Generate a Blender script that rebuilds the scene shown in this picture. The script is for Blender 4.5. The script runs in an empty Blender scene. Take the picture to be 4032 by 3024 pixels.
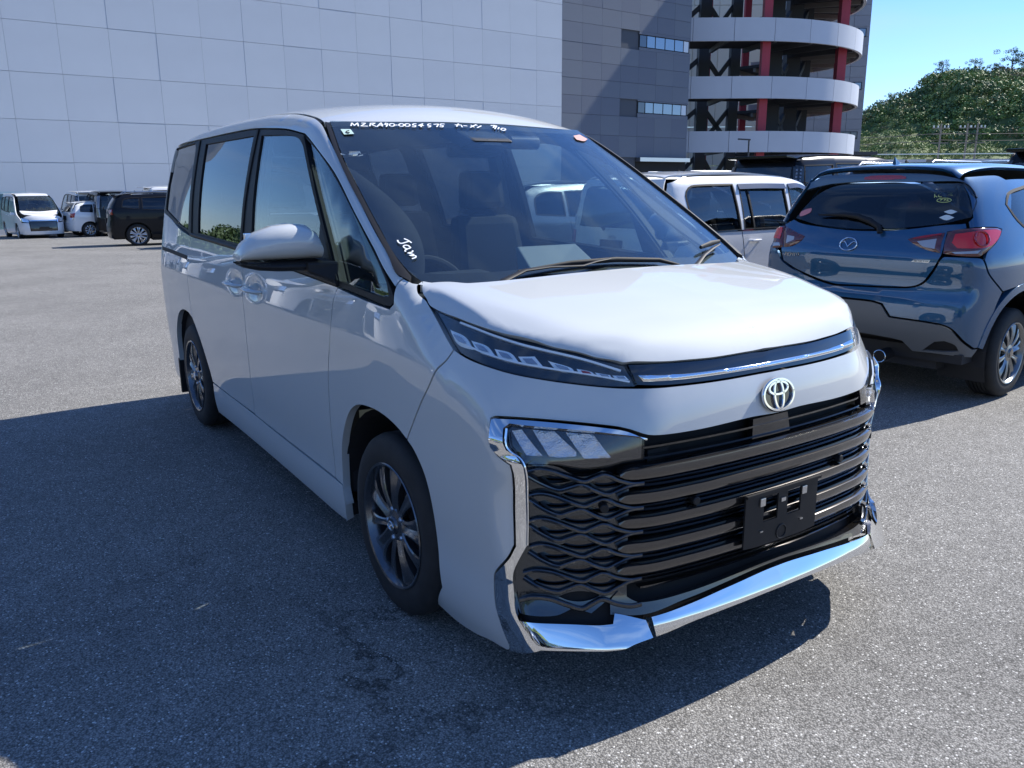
import bpy, bmesh, math, random
import numpy as np
from mathutils import Vector, Matrix
from mathutils.geometry import delaunay_2d_cdt
random.seed(7); RNG = np.random.default_rng(7)
SC = bpy.context.scene
COL = SC.collection
R_ = math.radians

# ------------------------------------------------------------------ camera, sky, sun, exposure
CAM_POS = (2.4946, -1.9787, 1.4842); CAM_YAW, CAM_PITCH, CAM_ROLL = 2.55966, -0.23592, -0.0070987
CAM_F = 3256.17 / 4032.0
cam_d = bpy.data.cameras.new("camera"); cam = bpy.data.objects.new("camera", cam_d); COL.objects.link(cam)
cf = Vector((math.cos(CAM_PITCH)*math.cos(CAM_YAW), math.cos(CAM_PITCH)*math.sin(CAM_YAW), math.sin(CAM_PITCH)))
cr = cf.cross(Vector((0, 0, 1))).normalized(); cu = cr.cross(cf)
cc, cs = math.cos(CAM_ROLL), math.sin(CAM_ROLL)
crr = cc*cr + cs*cu; cuu = -cs*cr + cc*cu
M = Matrix((crr, cuu, -cf)).transposed().to_4x4(); M.translation = Vector(CAM_POS)
cam.matrix_world = M
cam_d.sensor_fit = 'HORIZONTAL'; cam_d.sensor_width = 36.0; cam_d.lens = CAM_F*36.0
cam_d.clip_start = 0.05; cam_d.clip_end = 3000
SC.camera = cam
SUN_EL, SUN_AZ = R_(41.5), R_(88.0)          # azimuth measured from +x towards +y
world = bpy.data.worlds.new("World"); SC.world = world; world.use_nodes = True
wn, wl = world.node_tree.nodes, world.node_tree.links
wn.clear()
sky = wn.new("ShaderNodeTexSky"); sky.sky_type = 'NISHITA'; sky.sun_disc = False
sky.sun_elevation = SUN_EL; sky.sun_rotation = R_(90) - SUN_AZ
sky.altitude = 50; sky.air_density = 1.0; sky.dust_density = 0.0; sky.ozone_density = 3.5
# thin, nearly invisible high cloud streaks
tcw = wn.new("ShaderNodeTexCoord"); mpw = wn.new("ShaderNodeMapping"); mpw.inputs['Scale'].default_value = (1.2, 2.0, 9.0)
mpw.inputs['Rotation'].default_value = (0.0, 0.12, 0.3)
nzw = wn.new("ShaderNodeTexNoise"); nzw.inputs['Scale'].default_value = 1.6; nzw.inputs['Detail'].default_value = 6
rmw = wn.new("ShaderNodeMapRange"); rmw.inputs['From Min'].default_value = 0.48; rmw.inputs['From Max'].default_value = 0.8
rmw.inputs['To Max'].default_value = 0.45
mxw = wn.new("ShaderNodeMix"); mxw.data_type = 'RGBA'; mxw.inputs['B'].default_value = (3.6, 4.8, 6.6, 1)
bgw = wn.new("ShaderNodeBackground"); bgw.inputs['Strength'].default_value = 0.086
ow = wn.new("ShaderNodeOutputWorld")
wl.new(tcw.outputs['Generated'], mpw.inputs['Vector']); wl.new(mpw.outputs[0], nzw.inputs['Vector'])
wl.new(nzw.outputs['Fac'], rmw.inputs['Value']); wl.new(rmw.outputs[0], mxw.inputs['Factor'])
hs_ = wn.new('ShaderNodeHueSaturation'); hs_.inputs['Saturation'].default_value = 1.12; tn_ = wn.new('ShaderNodeVectorMath'); tn_.operation = 'MULTIPLY'; tn_.inputs[1].default_value = (.80, .91, 1.18); wl.new(sky.outputs[0], hs_.inputs['Color']); wl.new(hs_.outputs[0], tn_.inputs[0]); wl.new(tn_.outputs[0], mxw.inputs['A']); wl.new(mxw.outputs['Result'], bgw.inputs['Color']); wl.new(bgw.outputs[0], ow.inputs['Surface'])
sun_d = bpy.data.lights.new("sun", 'SUN'); sun_d.energy = 4.0; sun_d.angle = R_(0.53); sun_d.color = (1.0, 0.955, 0.88)
sun = bpy.data.objects.new("sun", sun_d); COL.objects.link(sun)
sv = Vector((math.cos(SUN_EL)*math.cos(SUN_AZ), math.cos(SUN_EL)*math.sin(SUN_AZ), math.sin(SUN_EL)))
sun.rotation_euler = sv.to_track_quat('Z', 'Y').to_euler(); sun.location = (0, 6, 12)
SC.view_settings.view_transform = 'Standard'; SC.view_settings.look = 'None'
SC.view_settings.exposure = 1.0; SC.view_settings.gamma = 1.0; SC.view_settings.use_curve_mapping = False
SC.cycles.use_denoising = True; SC.cycles.max_bounces = 10; SC.cycles.transparent_max_bounces = 24
SC.cycles.glossy_bounces = 6; SC.cycles.diffuse_bounces = 4; SC.cycles.caustics_reflective = False; SC.cycles.caustics_refractive = False
SC.cycles.sample_clamp_indirect = 6.0

# ------------------------------------------------------------------ materials
MATS = {}
def mat(name, col=(.5, .5, .5), rough=.5, metal=0., coat=0., coat_r=.03, spec=.5, noise=None, bump=None, emit=None, trans=0., alpha=None):
    """noise=(scale, amount[, detail]) varies the colour; bump=(scale, strength, distance)"""
    if name in MATS: return MATS[name]
    m = bpy.data.materials.new(name); m.use_nodes = True
    n, l = m.node_tree.nodes, m.node_tree.links
    b = n["Principled BSDF"]
    b.inputs['Base Color'].default_value = (*col, 1); b.inputs['Roughness'].default_value = rough
    b.inputs['Metallic'].default_value = metal; b.inputs['Coat Weight'].default_value = coat
    b.inputs['Coat Roughness'].default_value = coat_r; b.inputs['Specular IOR Level'].default_value = spec
    b.inputs['Transmission Weight'].default_value = trans
    tc = n.new("ShaderNodeTexCoord")
    if noise:
        nz = n.new("ShaderNodeTexNoise"); nz.inputs['Scale'].default_value = noise[0]
        nz.inputs['Detail'].default_value = noise[2] if len(noise) > 2 else 4
        l.new(tc.outputs['Object'], nz.inputs['Vector'])
        mr = n.new("ShaderNodeMapRange"); mr.inputs['From Min'].default_value = .3; mr.inputs['From Max'].default_value = .7
        mr.inputs['To Min'].default_value = 1-noise[1]; mr.inputs['To Max'].default_value = 1+noise[1]
        l.new(nz.outputs['Fac'], mr.inputs['Value'])
        mx = n.new("ShaderNodeVectorMath"); mx.operation = 'SCALE'; mx.inputs[0].default_value = col
        l.new(mr.outputs[0], mx.inputs['Scale']); l.new(mx.outputs[0], b.inputs['Base Color'])
    if bump:
        nb = n.new("ShaderNodeTexNoise"); nb.inputs['Scale'].default_value = bump[0]; nb.inputs['Detail'].default_value = 3
        l.new(tc.outputs['Object'], nb.inputs['Vector'])
        bp = n.new("ShaderNodeBump"); bp.inputs['Strength'].default_value = bump[1]; bp.inputs['Distance'].default_value = bump[2]
        l.new(nb.outputs['Fac'], bp.inputs['Height']); l.new(bp.outputs[0], b.inputs['Normal'])
    MATS[name] = m; return m
def glass(name, tint=(.8, .85, .85), f0=.05, haze=0.0, rough=0.0):
    """thin automotive glass: tinted see-through mixed with a mirror by the viewing angle (same from both sides)"""
    if name in MATS: return MATS[name]
    m = bpy.data.materials.new(name); m.use_nodes = True
    n, l = m.node_tree.nodes, m.node_tree.links
    n.clear()
    tr = n.new("ShaderNodeBsdfTransparent"); tr.inputs[0].default_value = (*[math.sqrt(c) for c in tint], 1)
    gl = n.new("ShaderNodeBsdfGlossy"); gl.inputs['Roughness'].default_value = rough; gl.inputs[0].default_value = (1, 1, 1, 1)
    ge = n.new("ShaderNodeNewGeometry"); dt = n.new("ShaderNodeVectorMath"); dt.operation = 'DOT_PRODUCT'
    l.new(ge.outputs['Normal'], dt.inputs[0]); l.new(ge.outputs['Incoming'], dt.inputs[1])
    def mth(op, a, b):
        q = n.new("ShaderNodeMath"); q.operation = op
        for i, v in enumerate((a, b)):
            if isinstance(v, (int, float)): q.inputs[i].default_value = v
            elif v is not None: l.new(v, q.inputs[i])
        return q.outputs[0]
    c = mth('ABSOLUTE', dt.outputs['Value'], None); k = mth('POWER', mth('SUBTRACT', 1.0, c), 5.0)
    fr = mth('ADD', mth('MULTIPLY', k, 1.0-f0), f0)
    mx = n.new("ShaderNodeMixShader"); o = n.new("ShaderNodeOutputMaterial")
    l.new(fr, mx.inputs[0]); l.new(tr.outputs[0], mx.inputs[1]); l.new(gl.outputs[0], mx.inputs[2])
    if haze > 0:   # fine dust on the pane
        df = n.new("ShaderNodeBsdfDiffuse"); df.inputs[0].default_value = (.55, .62, .68, 1)
        tc = n.new("ShaderNodeTexCoord"); nz = n.new("ShaderNodeTexNoise"); nz.inputs['Scale'].default_value = 3; nz.inputs['Detail'].default_value = 8
        l.new(tc.outputs['Object'], nz.inputs['Vector'])
        mr = n.new("ShaderNodeMapRange"); mr.inputs['From Min'].default_value = .3; mr.inputs['From Max'].default_value = .75
        mr.inputs['To Min'].default_value = haze*.5; mr.inputs['To Max'].default_value = haze*1.5
        l.new(nz.outputs['Fac'], mr.inputs['Value'])
        m2 = n.new("ShaderNodeMixShader"); l.new(mr.outputs[0], m2.inputs[0]); l.new(mx.outputs[0], m2.inputs[1]); l.new(df.outputs[0], m2.inputs[2])
        l.new(m2.outputs[0], o.inputs[0])
    else: l.new(mx.outputs[0], o.inputs[0])
    MATS[name] = m; return m
def paint(name, col, flake=.0, rough=.32, metal=0.):
    m = mat(name, col, rough, metal, coat=1.0, coat_r=.012, noise=(1.3, .015), spec=.12)
    m.node_tree.nodes['Principled BSDF'].inputs['Coat IOR'].default_value = 1.68; return m
WHITE = paint('pearl_white_paint', (.555, .575, .575), rough=.6)
DARK_IN = mat('dark_inner_liner', (.018, .018, .02), .8)
BLACKPL = mat('black_plastic', (.014, .014, .016), .55, bump=(900, .15, .0006), spec=.3)
PIANO = mat('gloss_black', (.006, .006, .008), .06, coat=1., coat_r=.01)
GRILLE = mat('smoked_metal', (.075, .07, .068), .16, .8, coat=1., coat_r=.02)
GRILLE2 = mat('smoked_blue_metal', (.045, .052, .062), .16, .8, coat=1., coat_r=.02)
CHROME = mat('chrome', (.82, .83, .84), .035, 1.)
SATIN = mat('satin_silver', (.55, .56, .58), .28, 1.)
RUBBER = mat('tyre_rubber', (.017, .017, .018), .78, bump=(260, .3, .001), noise=(20, .25))
ALLOY = mat('dark_alloy', (.13, .137, .15), .26, .85, coat=.6, coat_r=.05)
ALLOY_L = mat('silver_alloy', (.45, .46, .48), .25, .9, coat=.5)
GASKET = mat('rubber_seal', (.010, .010, .011), .65, spec=.3)
G_WIND = glass('windscreen_glass', (.60, .70, .72), .07, haze=.004)
G_FRONT = glass('front_door_glass', (.50, .60, .58), .065)
G_DARK = glass('privacy_glass', (.10, .115, .13), .07)
LENS = glass('lamp_lens', (.96, .97, .97), .02)
REDL = mat('red_lens', (.32, .006, .01), .08, coat=1., emit=None)
AMBERL = mat('smoked_lens', (.10, .02, .02), .08, coat=1.)
LAMPW = mat('lamp_reflector', (.8, .82, .86), .12, .9)
INTER = mat('charcoal_cloth', (.028, .028, .032), .9, bump=(300, .3, .001))
DASH = mat('dash_plastic', (.035, .037, .04), .55, bump=(700, .2, .0005))
BEIGE = mat('grey_green_board', (.42, .46, .43), .7)
WHITEINK = mat('white_marker', (.85, .87, .87), .6)

# ------------------------------------------------------------------ object helpers
def tag(o, label=None, cat=None, group=None, kind=None):
    if label: o['label'] = label
    if cat: o['category'] = cat
    if group: o['group'] = group
    if kind: o['kind'] = kind
    return o
def empty(name, loc=(0, 0, 0), rz=0.):
    o = bpy.data.objects.new(name, None); COL.objects.link(o); o.location = loc; o.rotation_euler = (0, 0, rz); o.empty_display_size = .2
    return o
def link(name, me, parent=None):
    o = bpy.data.objects.new(name, me); COL.objects.link(o)
    if parent is not None: o.parent = parent
    return o
def copy_tree(o, parent=None):
    c = o.copy(); COL.objects.link(c); c.parent = parent
    for ch in list(o.children): copy_tree(ch, c)
    return c
class MB:
    """collects simple solids; build() links them as one mesh object"""
    def __init__(s): s.v = []; s.f = []; s.m = []
    def add(s, V, F, m=0):
        k = len(s.v); s.v += [tuple(map(float, p)) for p in V]; s.f += [tuple(i+k for i in f) for f in F]; s.m += [m]*len(F); return s
    def box(s, a, b, m=0):
        x0, y0, z0 = np.minimum(a, b); x1, y1, z1 = np.maximum(a, b)
        return s.add([(x0,y0,z0),(x1,y0,z0),(x1,y1,z0),(x0,y1,z0),(x0,y0,z1),(x1,y0,z1),(x1,y1,z1),(x0,y1,z1)],
                     [(0,3,2,1),(4,5,6,7),(0,1,5,4),(1,2,6,5),(2,3,7,6),(3,0,4,7)], m)
    def hexa(s, P, m=0):   # 8 points, bottom loop then top loop
        return s.add(P, [(0,3,2,1),(4,5,6,7),(0,1,5,4),(1,2,6,5),(2,3,7,6),(3,0,4,7)], m)
    def bar(s, p, q, w, h, m=0, up=(0, 0, 1)):
        p, q, up = np.array(p, float), np.array(q, float), np.array(up, float)
        d = q-p; d /= np.linalg.norm(d)
        if abs(d@up) > .97: up = np.array([1., 0, 0])
        r = np.cross(d, up); r /= np.linalg.norm(r); u = np.cross(r, d)
        return s.hexa([p-r*w/2-u*h/2, q-r*w/2-u*h/2, q+r*w/2-u*h/2, p+r*w/2-u*h/2, p-r*w/2+u*h/2, q-r*w/2+u*h/2, q+r*w/2+u*h/2, p+r*w/2+u*h/2], m)
    def tube(s, pts, rad, n=8, m=0, cap=True, flat=1., up=(0, 0, 1)):
        pts = np.array(pts, float); rad = np.broadcast_to(rad, (len(pts),)); V = []; F = []
        up = np.array(up, float)
        for i, p in enumerate(pts):
            d = pts[min(i+1, len(pts)-1)]-pts[max(i-1, 0)]; d /= np.linalg.norm(d)+1e-12
            uu = up if abs(d@up) < .97 else np.array([1., 0, 0])
            r = np.cross(d, uu); r /= np.linalg.norm(r); u = np.cross(r, d)
            for k in range(n):
                a = 2*math.pi*k/n; V.append(p+rad[i]*(math.cos(a)*r+flat*math.sin(a)*u))
        for i in range(len(pts)-1):
            for k in range(n): F.append((i*n+k, i*n+(k+1) % n, (i+1)*n+(k+1) % n, (i+1)*n+k))
        if cap: F += [tuple(range(n-1, -1, -1)), tuple((len(pts)-1)*n+k for k in range(n))]
        return s.add(V, F, m)
    def lathe(s, prof, n=48, c=(0, 0, 0), axis='y', m=0, closed=False):
        V = []; F = []
        for (r, h) in prof:
            for k in range(n):
                a = 2*math.pi*k/n
                p = {'y': (r*math.cos(a), h, r*math.sin(a)), 'x': (h, r*math.cos(a), r*math.sin(a)), 'z': (r*math.cos(a), r*math.sin(a), h)}[axis]
                V.append(np.array(p)+c)
        L = len(prof)
        for i in range(L if closed else L-1):
            j = (i+1) % L
            for k in range(n): F.append((i*n+k, i*n+(k+1) % n, j*n+(k+1) % n, j*n+k))
        return s.add(V, F, m)
    def prism(s, poly, d, m=0):   # poly: 3D loop, extruded by vector d
        P = np.array(poly, float); n = len(P); d = np.array(d, float)
        return s.add(list(P)+list(P+d), [tuple(range(n-1, -1, -1)), tuple(range(n, 2*n))]+[(i, (i+1) % n, n+(i+1) % n, n+i) for i in range(n)], m)
    def mesh(s, name, mats, smooth=None, bevel=None, recalc=True):
        me = bpy.data.meshes.new(name); me.from_pydata(s.v, [], s.f)
        for mm in (mats if isinstance(mats, (list, tuple)) else [mats]): me.materials.append(mm)
        me.polygons.foreach_set('material_index', s.m)
        if recalc or bevel:
            bm = bmesh.new(); bm.from_mesh(me)
            bmesh.ops.recalc_face_normals(bm, faces=bm.faces)
            if bevel: bmesh.ops.bevel(bm, geom=[e for e in bm.edges if len(e.link_faces) == 2 and e.calc_face_angle(0) > .5], offset=bevel, segments=2, profile=.6, affect='EDGES')
            bm.to_mesh(me); bm.free()
        if smooth is not None:
            me.polygons.foreach_set('use_smooth', [True]*len(me.polygons)); me.set_sharp_from_angle(angle=R_(smooth))
        me.update(); return me
    def build(s, name, mats, parent=None, smooth=None, bevel=None):
        return link(name, s.mesh(name, mats, smooth, bevel), parent)

# ------------------------------------------------------------------ free-form body surfaces
def spl(xs, ys, xq):
    xs = np.asarray(xs, float); ys = np.asarray(ys, float)
    h = np.diff(xs); sh = (-1,)+(1,)*(ys.ndim-1)
    dl = np.diff(ys, axis=0)/h.reshape(sh); m = np.zeros_like(ys)
    w = (h[1:]/(h[:-1]+h[1:])).reshape(sh)
    m[1:-1] = dl[:-1]*w+dl[1:]*(1-w); m[0] = dl[0]; m[-1] = dl[-1]
    xq = np.clip(xq, xs[0], xs[-1])
    i = np.clip(np.searchsorted(xs, xq, side='right')-1, 0, len(xs)-2)
    t = ((xq-xs[i])/h[i]).reshape(sh); H = h[i].reshape(sh)
    return ys[i]*(1+2*t)*(1-t)**2+m[i]*H*t*(1-t)**2+ys[i+1]*t*t*(3-2*t)+m[i+1]*H*t*t*(t-1)
class Tab:
    def __init__(s, us, vs, tab, n=260, m=200, blur=2):
        t = spl(us, np.asarray(tab, float), np.linspace(us[0], us[-1], n))
        t = spl(vs, t.T, np.linspace(vs[0], vs[-1], m)).T
        for _ in range(blur*3):
            q = np.pad(t, 1, mode='reflect', reflect_type='odd'); t = (q[1:-1, 1:-1]*2+q[:-2, 1:-1]+q[2:, 1:-1]+q[1:-1, :-2]+q[1:-1, 2:])/6
        s.t = t; s.u0, s.u1, s.v0, s.v1, s.n, s.m = us[0], us[-1], vs[0], vs[-1], n, m
    def __call__(s, u, v):
        a = np.clip((u-s.u0)/(s.u1-s.u0), 0, 1)*(s.n-1); b = np.clip((v-s.v0)/(s.v1-s.v0), 0, 1)*(s.m-1)
        i = np.minimum(a.astype(int), s.n-2); j = np.minimum(b.astype(int), s.m-2); a = a-i; b = b-j; t = s.t
        return t[i, j]*(1-a)*(1-b)+t[i+1, j]*a*(1-b)+t[i, j+1]*(1-a)*b+t[i+1, j+1]*a*b
def smax(a, b, r):
    h = np.maximum(r-np.abs(a-b), 0)/r
    return np.maximum(a, b)+h*h*h*r/6
def trace(f, o, d, n=70, tmax=6.):
    t = np.zeros(len(o)); bt = t.copy(); bv = np.full(len(o), 1e9); act = np.arange(len(o))
    for _ in range(n):
        v = f(o[act]+d[act]*t[act, None]); m = np.abs(v) < bv[act]; bt[act[m]] = t[act[m]]; bv[act[m]] = np.abs(v[m])
        t[act] = np.clip(t[act]+v*.55, 0, tmax); act = act[np.abs(v) > 2e-5]
        if len(act) == 0: break
    bad = np.where(bv > 5e-4)[0]      # steep spots: walk them again in small steps
    if len(bad):
        t = np.zeros(len(bad)); b2 = np.full(len(bad), 1e9); t2 = t.copy()
        for _ in range(260):
            v = f(o[bad]+d[bad]*t[:, None]); m = np.abs(v) < b2; t2[m] = t[m]; b2[m] = np.abs(v[m]); t = np.clip(t+v*.22, 0, tmax)
        bt[bad] = t2
    return o+d*bt[:, None]
def grad(f, P, e=.006):
    g = np.stack([f(P+np.eye(3)[k]*e)-f(P-np.eye(3)[k]*e) for k in range(3)], -1)
    return g/np.maximum(np.linalg.norm(g, axis=-1, keepdims=True), 1e-9)
def ch_S(u, v): return np.stack([u, 0*u-1.1, v], 1), np.tile([0., 1, 0], (len(u), 1))
def ch_T(u, v): return np.stack([u, v, 0*u+2.1], 1), np.tile([0., 0, -1], (len(u), 1))
def ch_F(u, v): return np.stack([0*u+1.3, u, v], 1), np.tile([-1., 0, 0], (len(u), 1))
def ch_W(u, v, cx=.1):
    a = u/.8; d = np.stack([-np.cos(a), np.sin(a), 0*a], 1)
    o = np.stack([cx-d[:, 0]*1.25, -d[:, 1]*1.25, v], 1); return o, d
CH = dict(S=ch_S, T=ch_T, F=ch_F, W=ch_W)
def resample(P, step, corner=38., closed=True, smooth=True):
    """smooth curve through sparse points, keeping real corners"""
    P = np.array(P, float); n = len(P)
    nxt = lambda i: (i+1) % n
    def isc(i):
        if not closed and (i == 0 or i == n-1): return True
        a = P[i]-P[i-1]; b = P[nxt(i)]-P[i]
        c = (a@b)/(np.linalg.norm(a)*np.linalg.norm(b)+1e-12); return math.degrees(math.acos(np.clip(c, -1, 1))) > corner
    C = [isc(i) for i in range(n)]; out = []
    for i in range(n if closed else n-1):
        j = nxt(i); L = np.linalg.norm(P[j]-P[i]); k = max(1, int(math.ceil(L/step)))
        if smooth and not (C[i] and C[j]):
            ti = (P[j]-P[i]) if C[i] else (P[j]-P[i-1])/(np.linalg.norm(P[j]-P[i])+np.linalg.norm(P[i]-P[i-1]))*L
            tj = (P[j]-P[i]) if C[j] else (P[nxt(j)]-P[i])/(np.linalg.norm(P[nxt(j)]-P[j])+L)*L
            for q in range(k):
                t = q/k; out.append(P[i]*(1+2*t)*(1-t)**2+ti*t*(1-t)**2+P[j]*t*t*(3-2*t)+tj*t*t*(t-1))
        else:
            for q in range(k): out.append(P[i]+(P[j]-P[i])*q/k)
    if not closed: out.append(P[-1])
    return np.array(out)
def area(P): return .5*np.sum(P[:, 0]*np.roll(P[:, 1], -1)-np.roll(P[:, 0], -1)*P[:, 1])
def inset(P, d):
    if area(P) < 0: P = P[::-1]
    e = np.roll(P, -1, 0)-P; n = np.stack([-e[:, 1], e[:, 0]], 1); n /= np.linalg.norm(n, axis=1, keepdims=True)+1e-12
    m = n+np.roll(n, 1, 0); m /= np.maximum(np.linalg.norm(m, axis=1, keepdims=True), .3)
    c = np.clip((m*n).sum(1, keepdims=True), .45, 1); return P+m*d/c
def inside(P, Q):
    x, y = Q[:, 0], Q[:, 1]; r = np.zeros(len(Q), bool)
    for i in range(len(P)):
        x1, y1 = P[i-1]; x2, y2 = P[i]
        if y1 == y2: continue
        c = ((y1 > y) != (y2 > y)) & (x < (x2-x1)*(y-y1)/(y2-y1)+x1); r ^= c
    return r
def dist_poly(P, Q):
    d = np.full(len(Q), 1e9)
    for i in range(len(P)):
        a, b = P[i-1], P[i]; ab = b-a; t = np.clip(((Q-a)@ab)/(ab@ab+1e-12), 0, 1)
        d = np.minimum(d, np.linalg.norm(Q-(a+t[:, None]*ab), axis=1))
    return d
def triangulate(loops, res, extra=None):
    lo = np.concatenate(loops); mn, mx = lo.min(0), lo.max(0)
    gx = np.arange(mn[0], mx[0]+res, res); gy = np.arange(mn[1], mx[1]+res*.866, res*.866)
    G = np.array([(x+(res/2 if j % 2 else 0), y) for j, y in enumerate(gy) for x in gx])
    keep = inside(loops[0], G)
    for h in loops[1:]: keep &= ~inside(h, G)
    G = G[keep]
    if len(G):
        d = np.full(len(G), 1e9)
        for L in loops: d = np.minimum(d, dist_poly(L, G))
        G = G[d > res*.45]
    pts = np.concatenate(list(loops)+([G] if len(G) else [])+([extra] if extra is not None else []))
    ed = []; k = 0; 
    for L in loops: ed += [(k+i, k+(i+1) % len(L)) for i in range(len(L))]; k += len(L)
    V, E, F, ov, oe, of = delaunay_2d_cdt([Vector(p) for p in pts], ed, [], 0, 1e-6)
    V = np.array([(v.x, v.y) for v in V]); F = np.array([f for f in F if len(f) == 3])
    c = V[F].mean(1); ok = inside(loops[0], c)
    for h in loops[1:]: ok &= ~inside(h, c)
    F = F[ok]; used = np.unique(F); mp = np.full(len(V), -1); mp[used] = np.arange(len(used))
    return V[used], mp[F]
def panel(name, parent, mats, outline, chart, f, res=.035, holes=(), thick=.014, gap=.0033, off=0., dome=None, mirror=False,
          smooth=True, corner=38., edge=.016, offfn=None, lip=None, sharp=None):
    """a body piece: an outline in a chart, thrown on to the body surface f, with its own thickness and rim"""
    if isinstance(chart, str): chart = CH[chart]
    loops = [inset(resample(outline, edge, corner, smooth=smooth), gap)]
    for h in holes:
        H = resample(h, edge, corner, smooth=smooth)
        if area(H) < 0: H = H[::-1]
        loops.append(inset(H, -gap) if gap else H)
    V2, F = triangulate(loops, res)
    o, d = chart(V2[:, 0], V2[:, 1]); P = trace(f, o, d); N = grad(f, P)
    N[(N*d).sum(1) > 0] *= -1
    ofs = np.zeros(len(P))+off; flatn = True
    if dome:
        D = np.full(len(V2), 1e9)
        for L in loops: D = np.minimum(D, dist_poly(L, V2))
        h, w = dome; ofs = ofs+h*np.sqrt(1-(1-np.clip(D/w, 0, 1))**2); flatn = False
    if offfn is not None: ofs = ofs+offfn(V2); flatn = False
    P = P+N*ofs[:, None]
    # orientation
    t = np.cross(P[F[:, 1]]-P[F[:, 0]], P[F[:, 2]]-P[F[:, 0]]); s_ = (t*N[F[:, 0]]).sum(1)
    if (s_ < 0).sum() > (s_ > 0).sum(): F = F[:, ::-1]
    n = len(P); edges = {}
    for a, b, c in F.tolist():
        for e in ((a, b), (b, c), (c, a)): edges[e] = 1
    rim = [e for e in edges if (e[1], e[0]) not in edges]
    Pi = P-N*thick; V = [P, Pi, P, Pi]; faces = F.tolist(); mi = [0]*len(F)
    faces += (F[:, ::-1]+n).tolist(); mi += [1]*len(F)
    faces += [(a+2*n, a+3*n, b+3*n, b+2*n) for a, b in rim]; mi += [0]*len(rim)
    V = np.concatenate(V)
    if not flatn:     # raised piece: smooth normals from the mesh itself
        fn = np.cross(P[F[:, 1]]-P[F[:, 0]], P[F[:, 2]]-P[F[:, 0]]); N2 = np.zeros_like(P)
        for k in range(3): np.add.at(N2, F[:, k], fn)
        N = N2/np.maximum(np.linalg.norm(N2, axis=1, keepdims=True), 1e-12)
    objs = []
    mats = list(mats) if isinstance(mats, (list, tuple)) else [mats]
    if len(mats) == 1: mats.append(mats[0])
    for side in ((1, -1) if mirror else (1,)):
        VV = V*[1, side, 1]; NN = N*[1, side, 1]
        FF = faces if side == 1 else [tuple(reversed(q)) for q in faces]
        me = bpy.data.meshes.new(name); me.from_pydata(VV.tolist(), [], FF)
        for mm in mats: me.materials.append(mm)
        me.polygons.foreach_set('material_index', mi); me.polygons.foreach_set('use_smooth', [True]*len(FF))
        ln = []
        for q, k in zip(FF, mi):
            if k == 0 and len(q) == 3: ln += [NN[i] for i in q]
            elif k == 1: ln += [-NN[i-n] for i in q]
            else:
                p = VV[list(q)]; w = np.cross(p[1]-p[0], p[2]-p[0]); L = np.linalg.norm(w); ln += [w/L if L > 0 else (0, 0, 1)]*len(q)
        if sharp: me.set_sharp_from_angle(angle=R_(sharp))
        else: me.normals_split_custom_set([tuple(x) for x in ln])
        me.update()
        # bake the mirrored side as its own object
        used = None
        objs.append(link(name, me, parent))
    return objs
def surf(pts2, chart, f, off=0.):
    pts2 = np.asarray(pts2, float); o, d = CH[chart](pts2[:, 0], pts2[:, 1]) if isinstance(chart, str) else chart(pts2[:, 0], pts2[:, 1])
    P = trace(f, o, d); N = grad(f, P); N[(N*d).sum(1) > 0] *= -1
    return P+N*off, N
def ribbon(name, parent, m, pts2, chart, f, prof, step=.015, mirror=False, closed=False, smooth_path=True, taper=None, cap=True, sharp=35):
    """sweep a section along a path on the surface. prof: (across, out) pairs, closed section"""
    Q = resample(pts2, step, 60, closed=closed, smooth=smooth_path); P, N = surf(Q, chart, f)
    n = len(P); V = []; k = len(prof)
    for i in range(n):
        a = P[(i+1) % n if closed else min(i+1, n-1)]-P[i-1 if (closed or i) else 0]; a = a/(np.linalg.norm(a)+1e-12)
        w = np.cross(N[i], a); w /= np.linalg.norm(w)
        s_ = 1. if taper is None else taper(i/(n-1))
        for (u, h) in prof: V.append(P[i]+w*u*s_+N[i]*h)
    F = []
    for i in range(n if closed else n-1):
        j = (i+1) % n
        for q in range(k): F.append((i*k+q, i*k+(q+1) % k, j*k+(q+1) % k, j*k+q))
    if not closed and cap: F += [tuple(range(k-1, -1, -1)), tuple((n-1)*k+q for q in range(k))]
    V = np.array(V); out = []
    for sgn in ((1, -1) if mirror else (1,)):
        mb = MB(); mb.add(V*[1, sgn, 1], F); out.append(mb.build(name, m, parent, smooth=sharp))
    return out
def strokes(name, parent, m, lines, chart, f, w=.004, off=.0015, th=.0006):
    mb = MB()
    for L in lines:
        L = np.array(L, float)
        Q = resample(L, .006, 75, closed=False) if len(L) > 2 else L
        P, N = surf(Q, chart, f, off)
        V = []; n = len(P)
        for i in range(n):
            a = P[min(i+1, n-1)]-P[max(i-1, 0)]; a /= np.linalg.norm(a)+1e-12; ww = np.cross(N[i], a)
            V += [P[i]-ww*w/2, P[i]+ww*w/2, P[i]+ww*w/2+N[i]*th, P[i]-ww*w/2+N[i]*th]
        F = [(0, 1, 2, 3), (4*n-1, 4*n-2, 4*n-3, 4*n-4)]
        for i in range(n-1):
            for q in range(4): F.append((4*i+q, 4*i+(q+1) % 4, 4*i+4+(q+1) % 4, 4*i+4+q))
        mb.add(V, F)
    return mb.build(name, m, parent)

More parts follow.
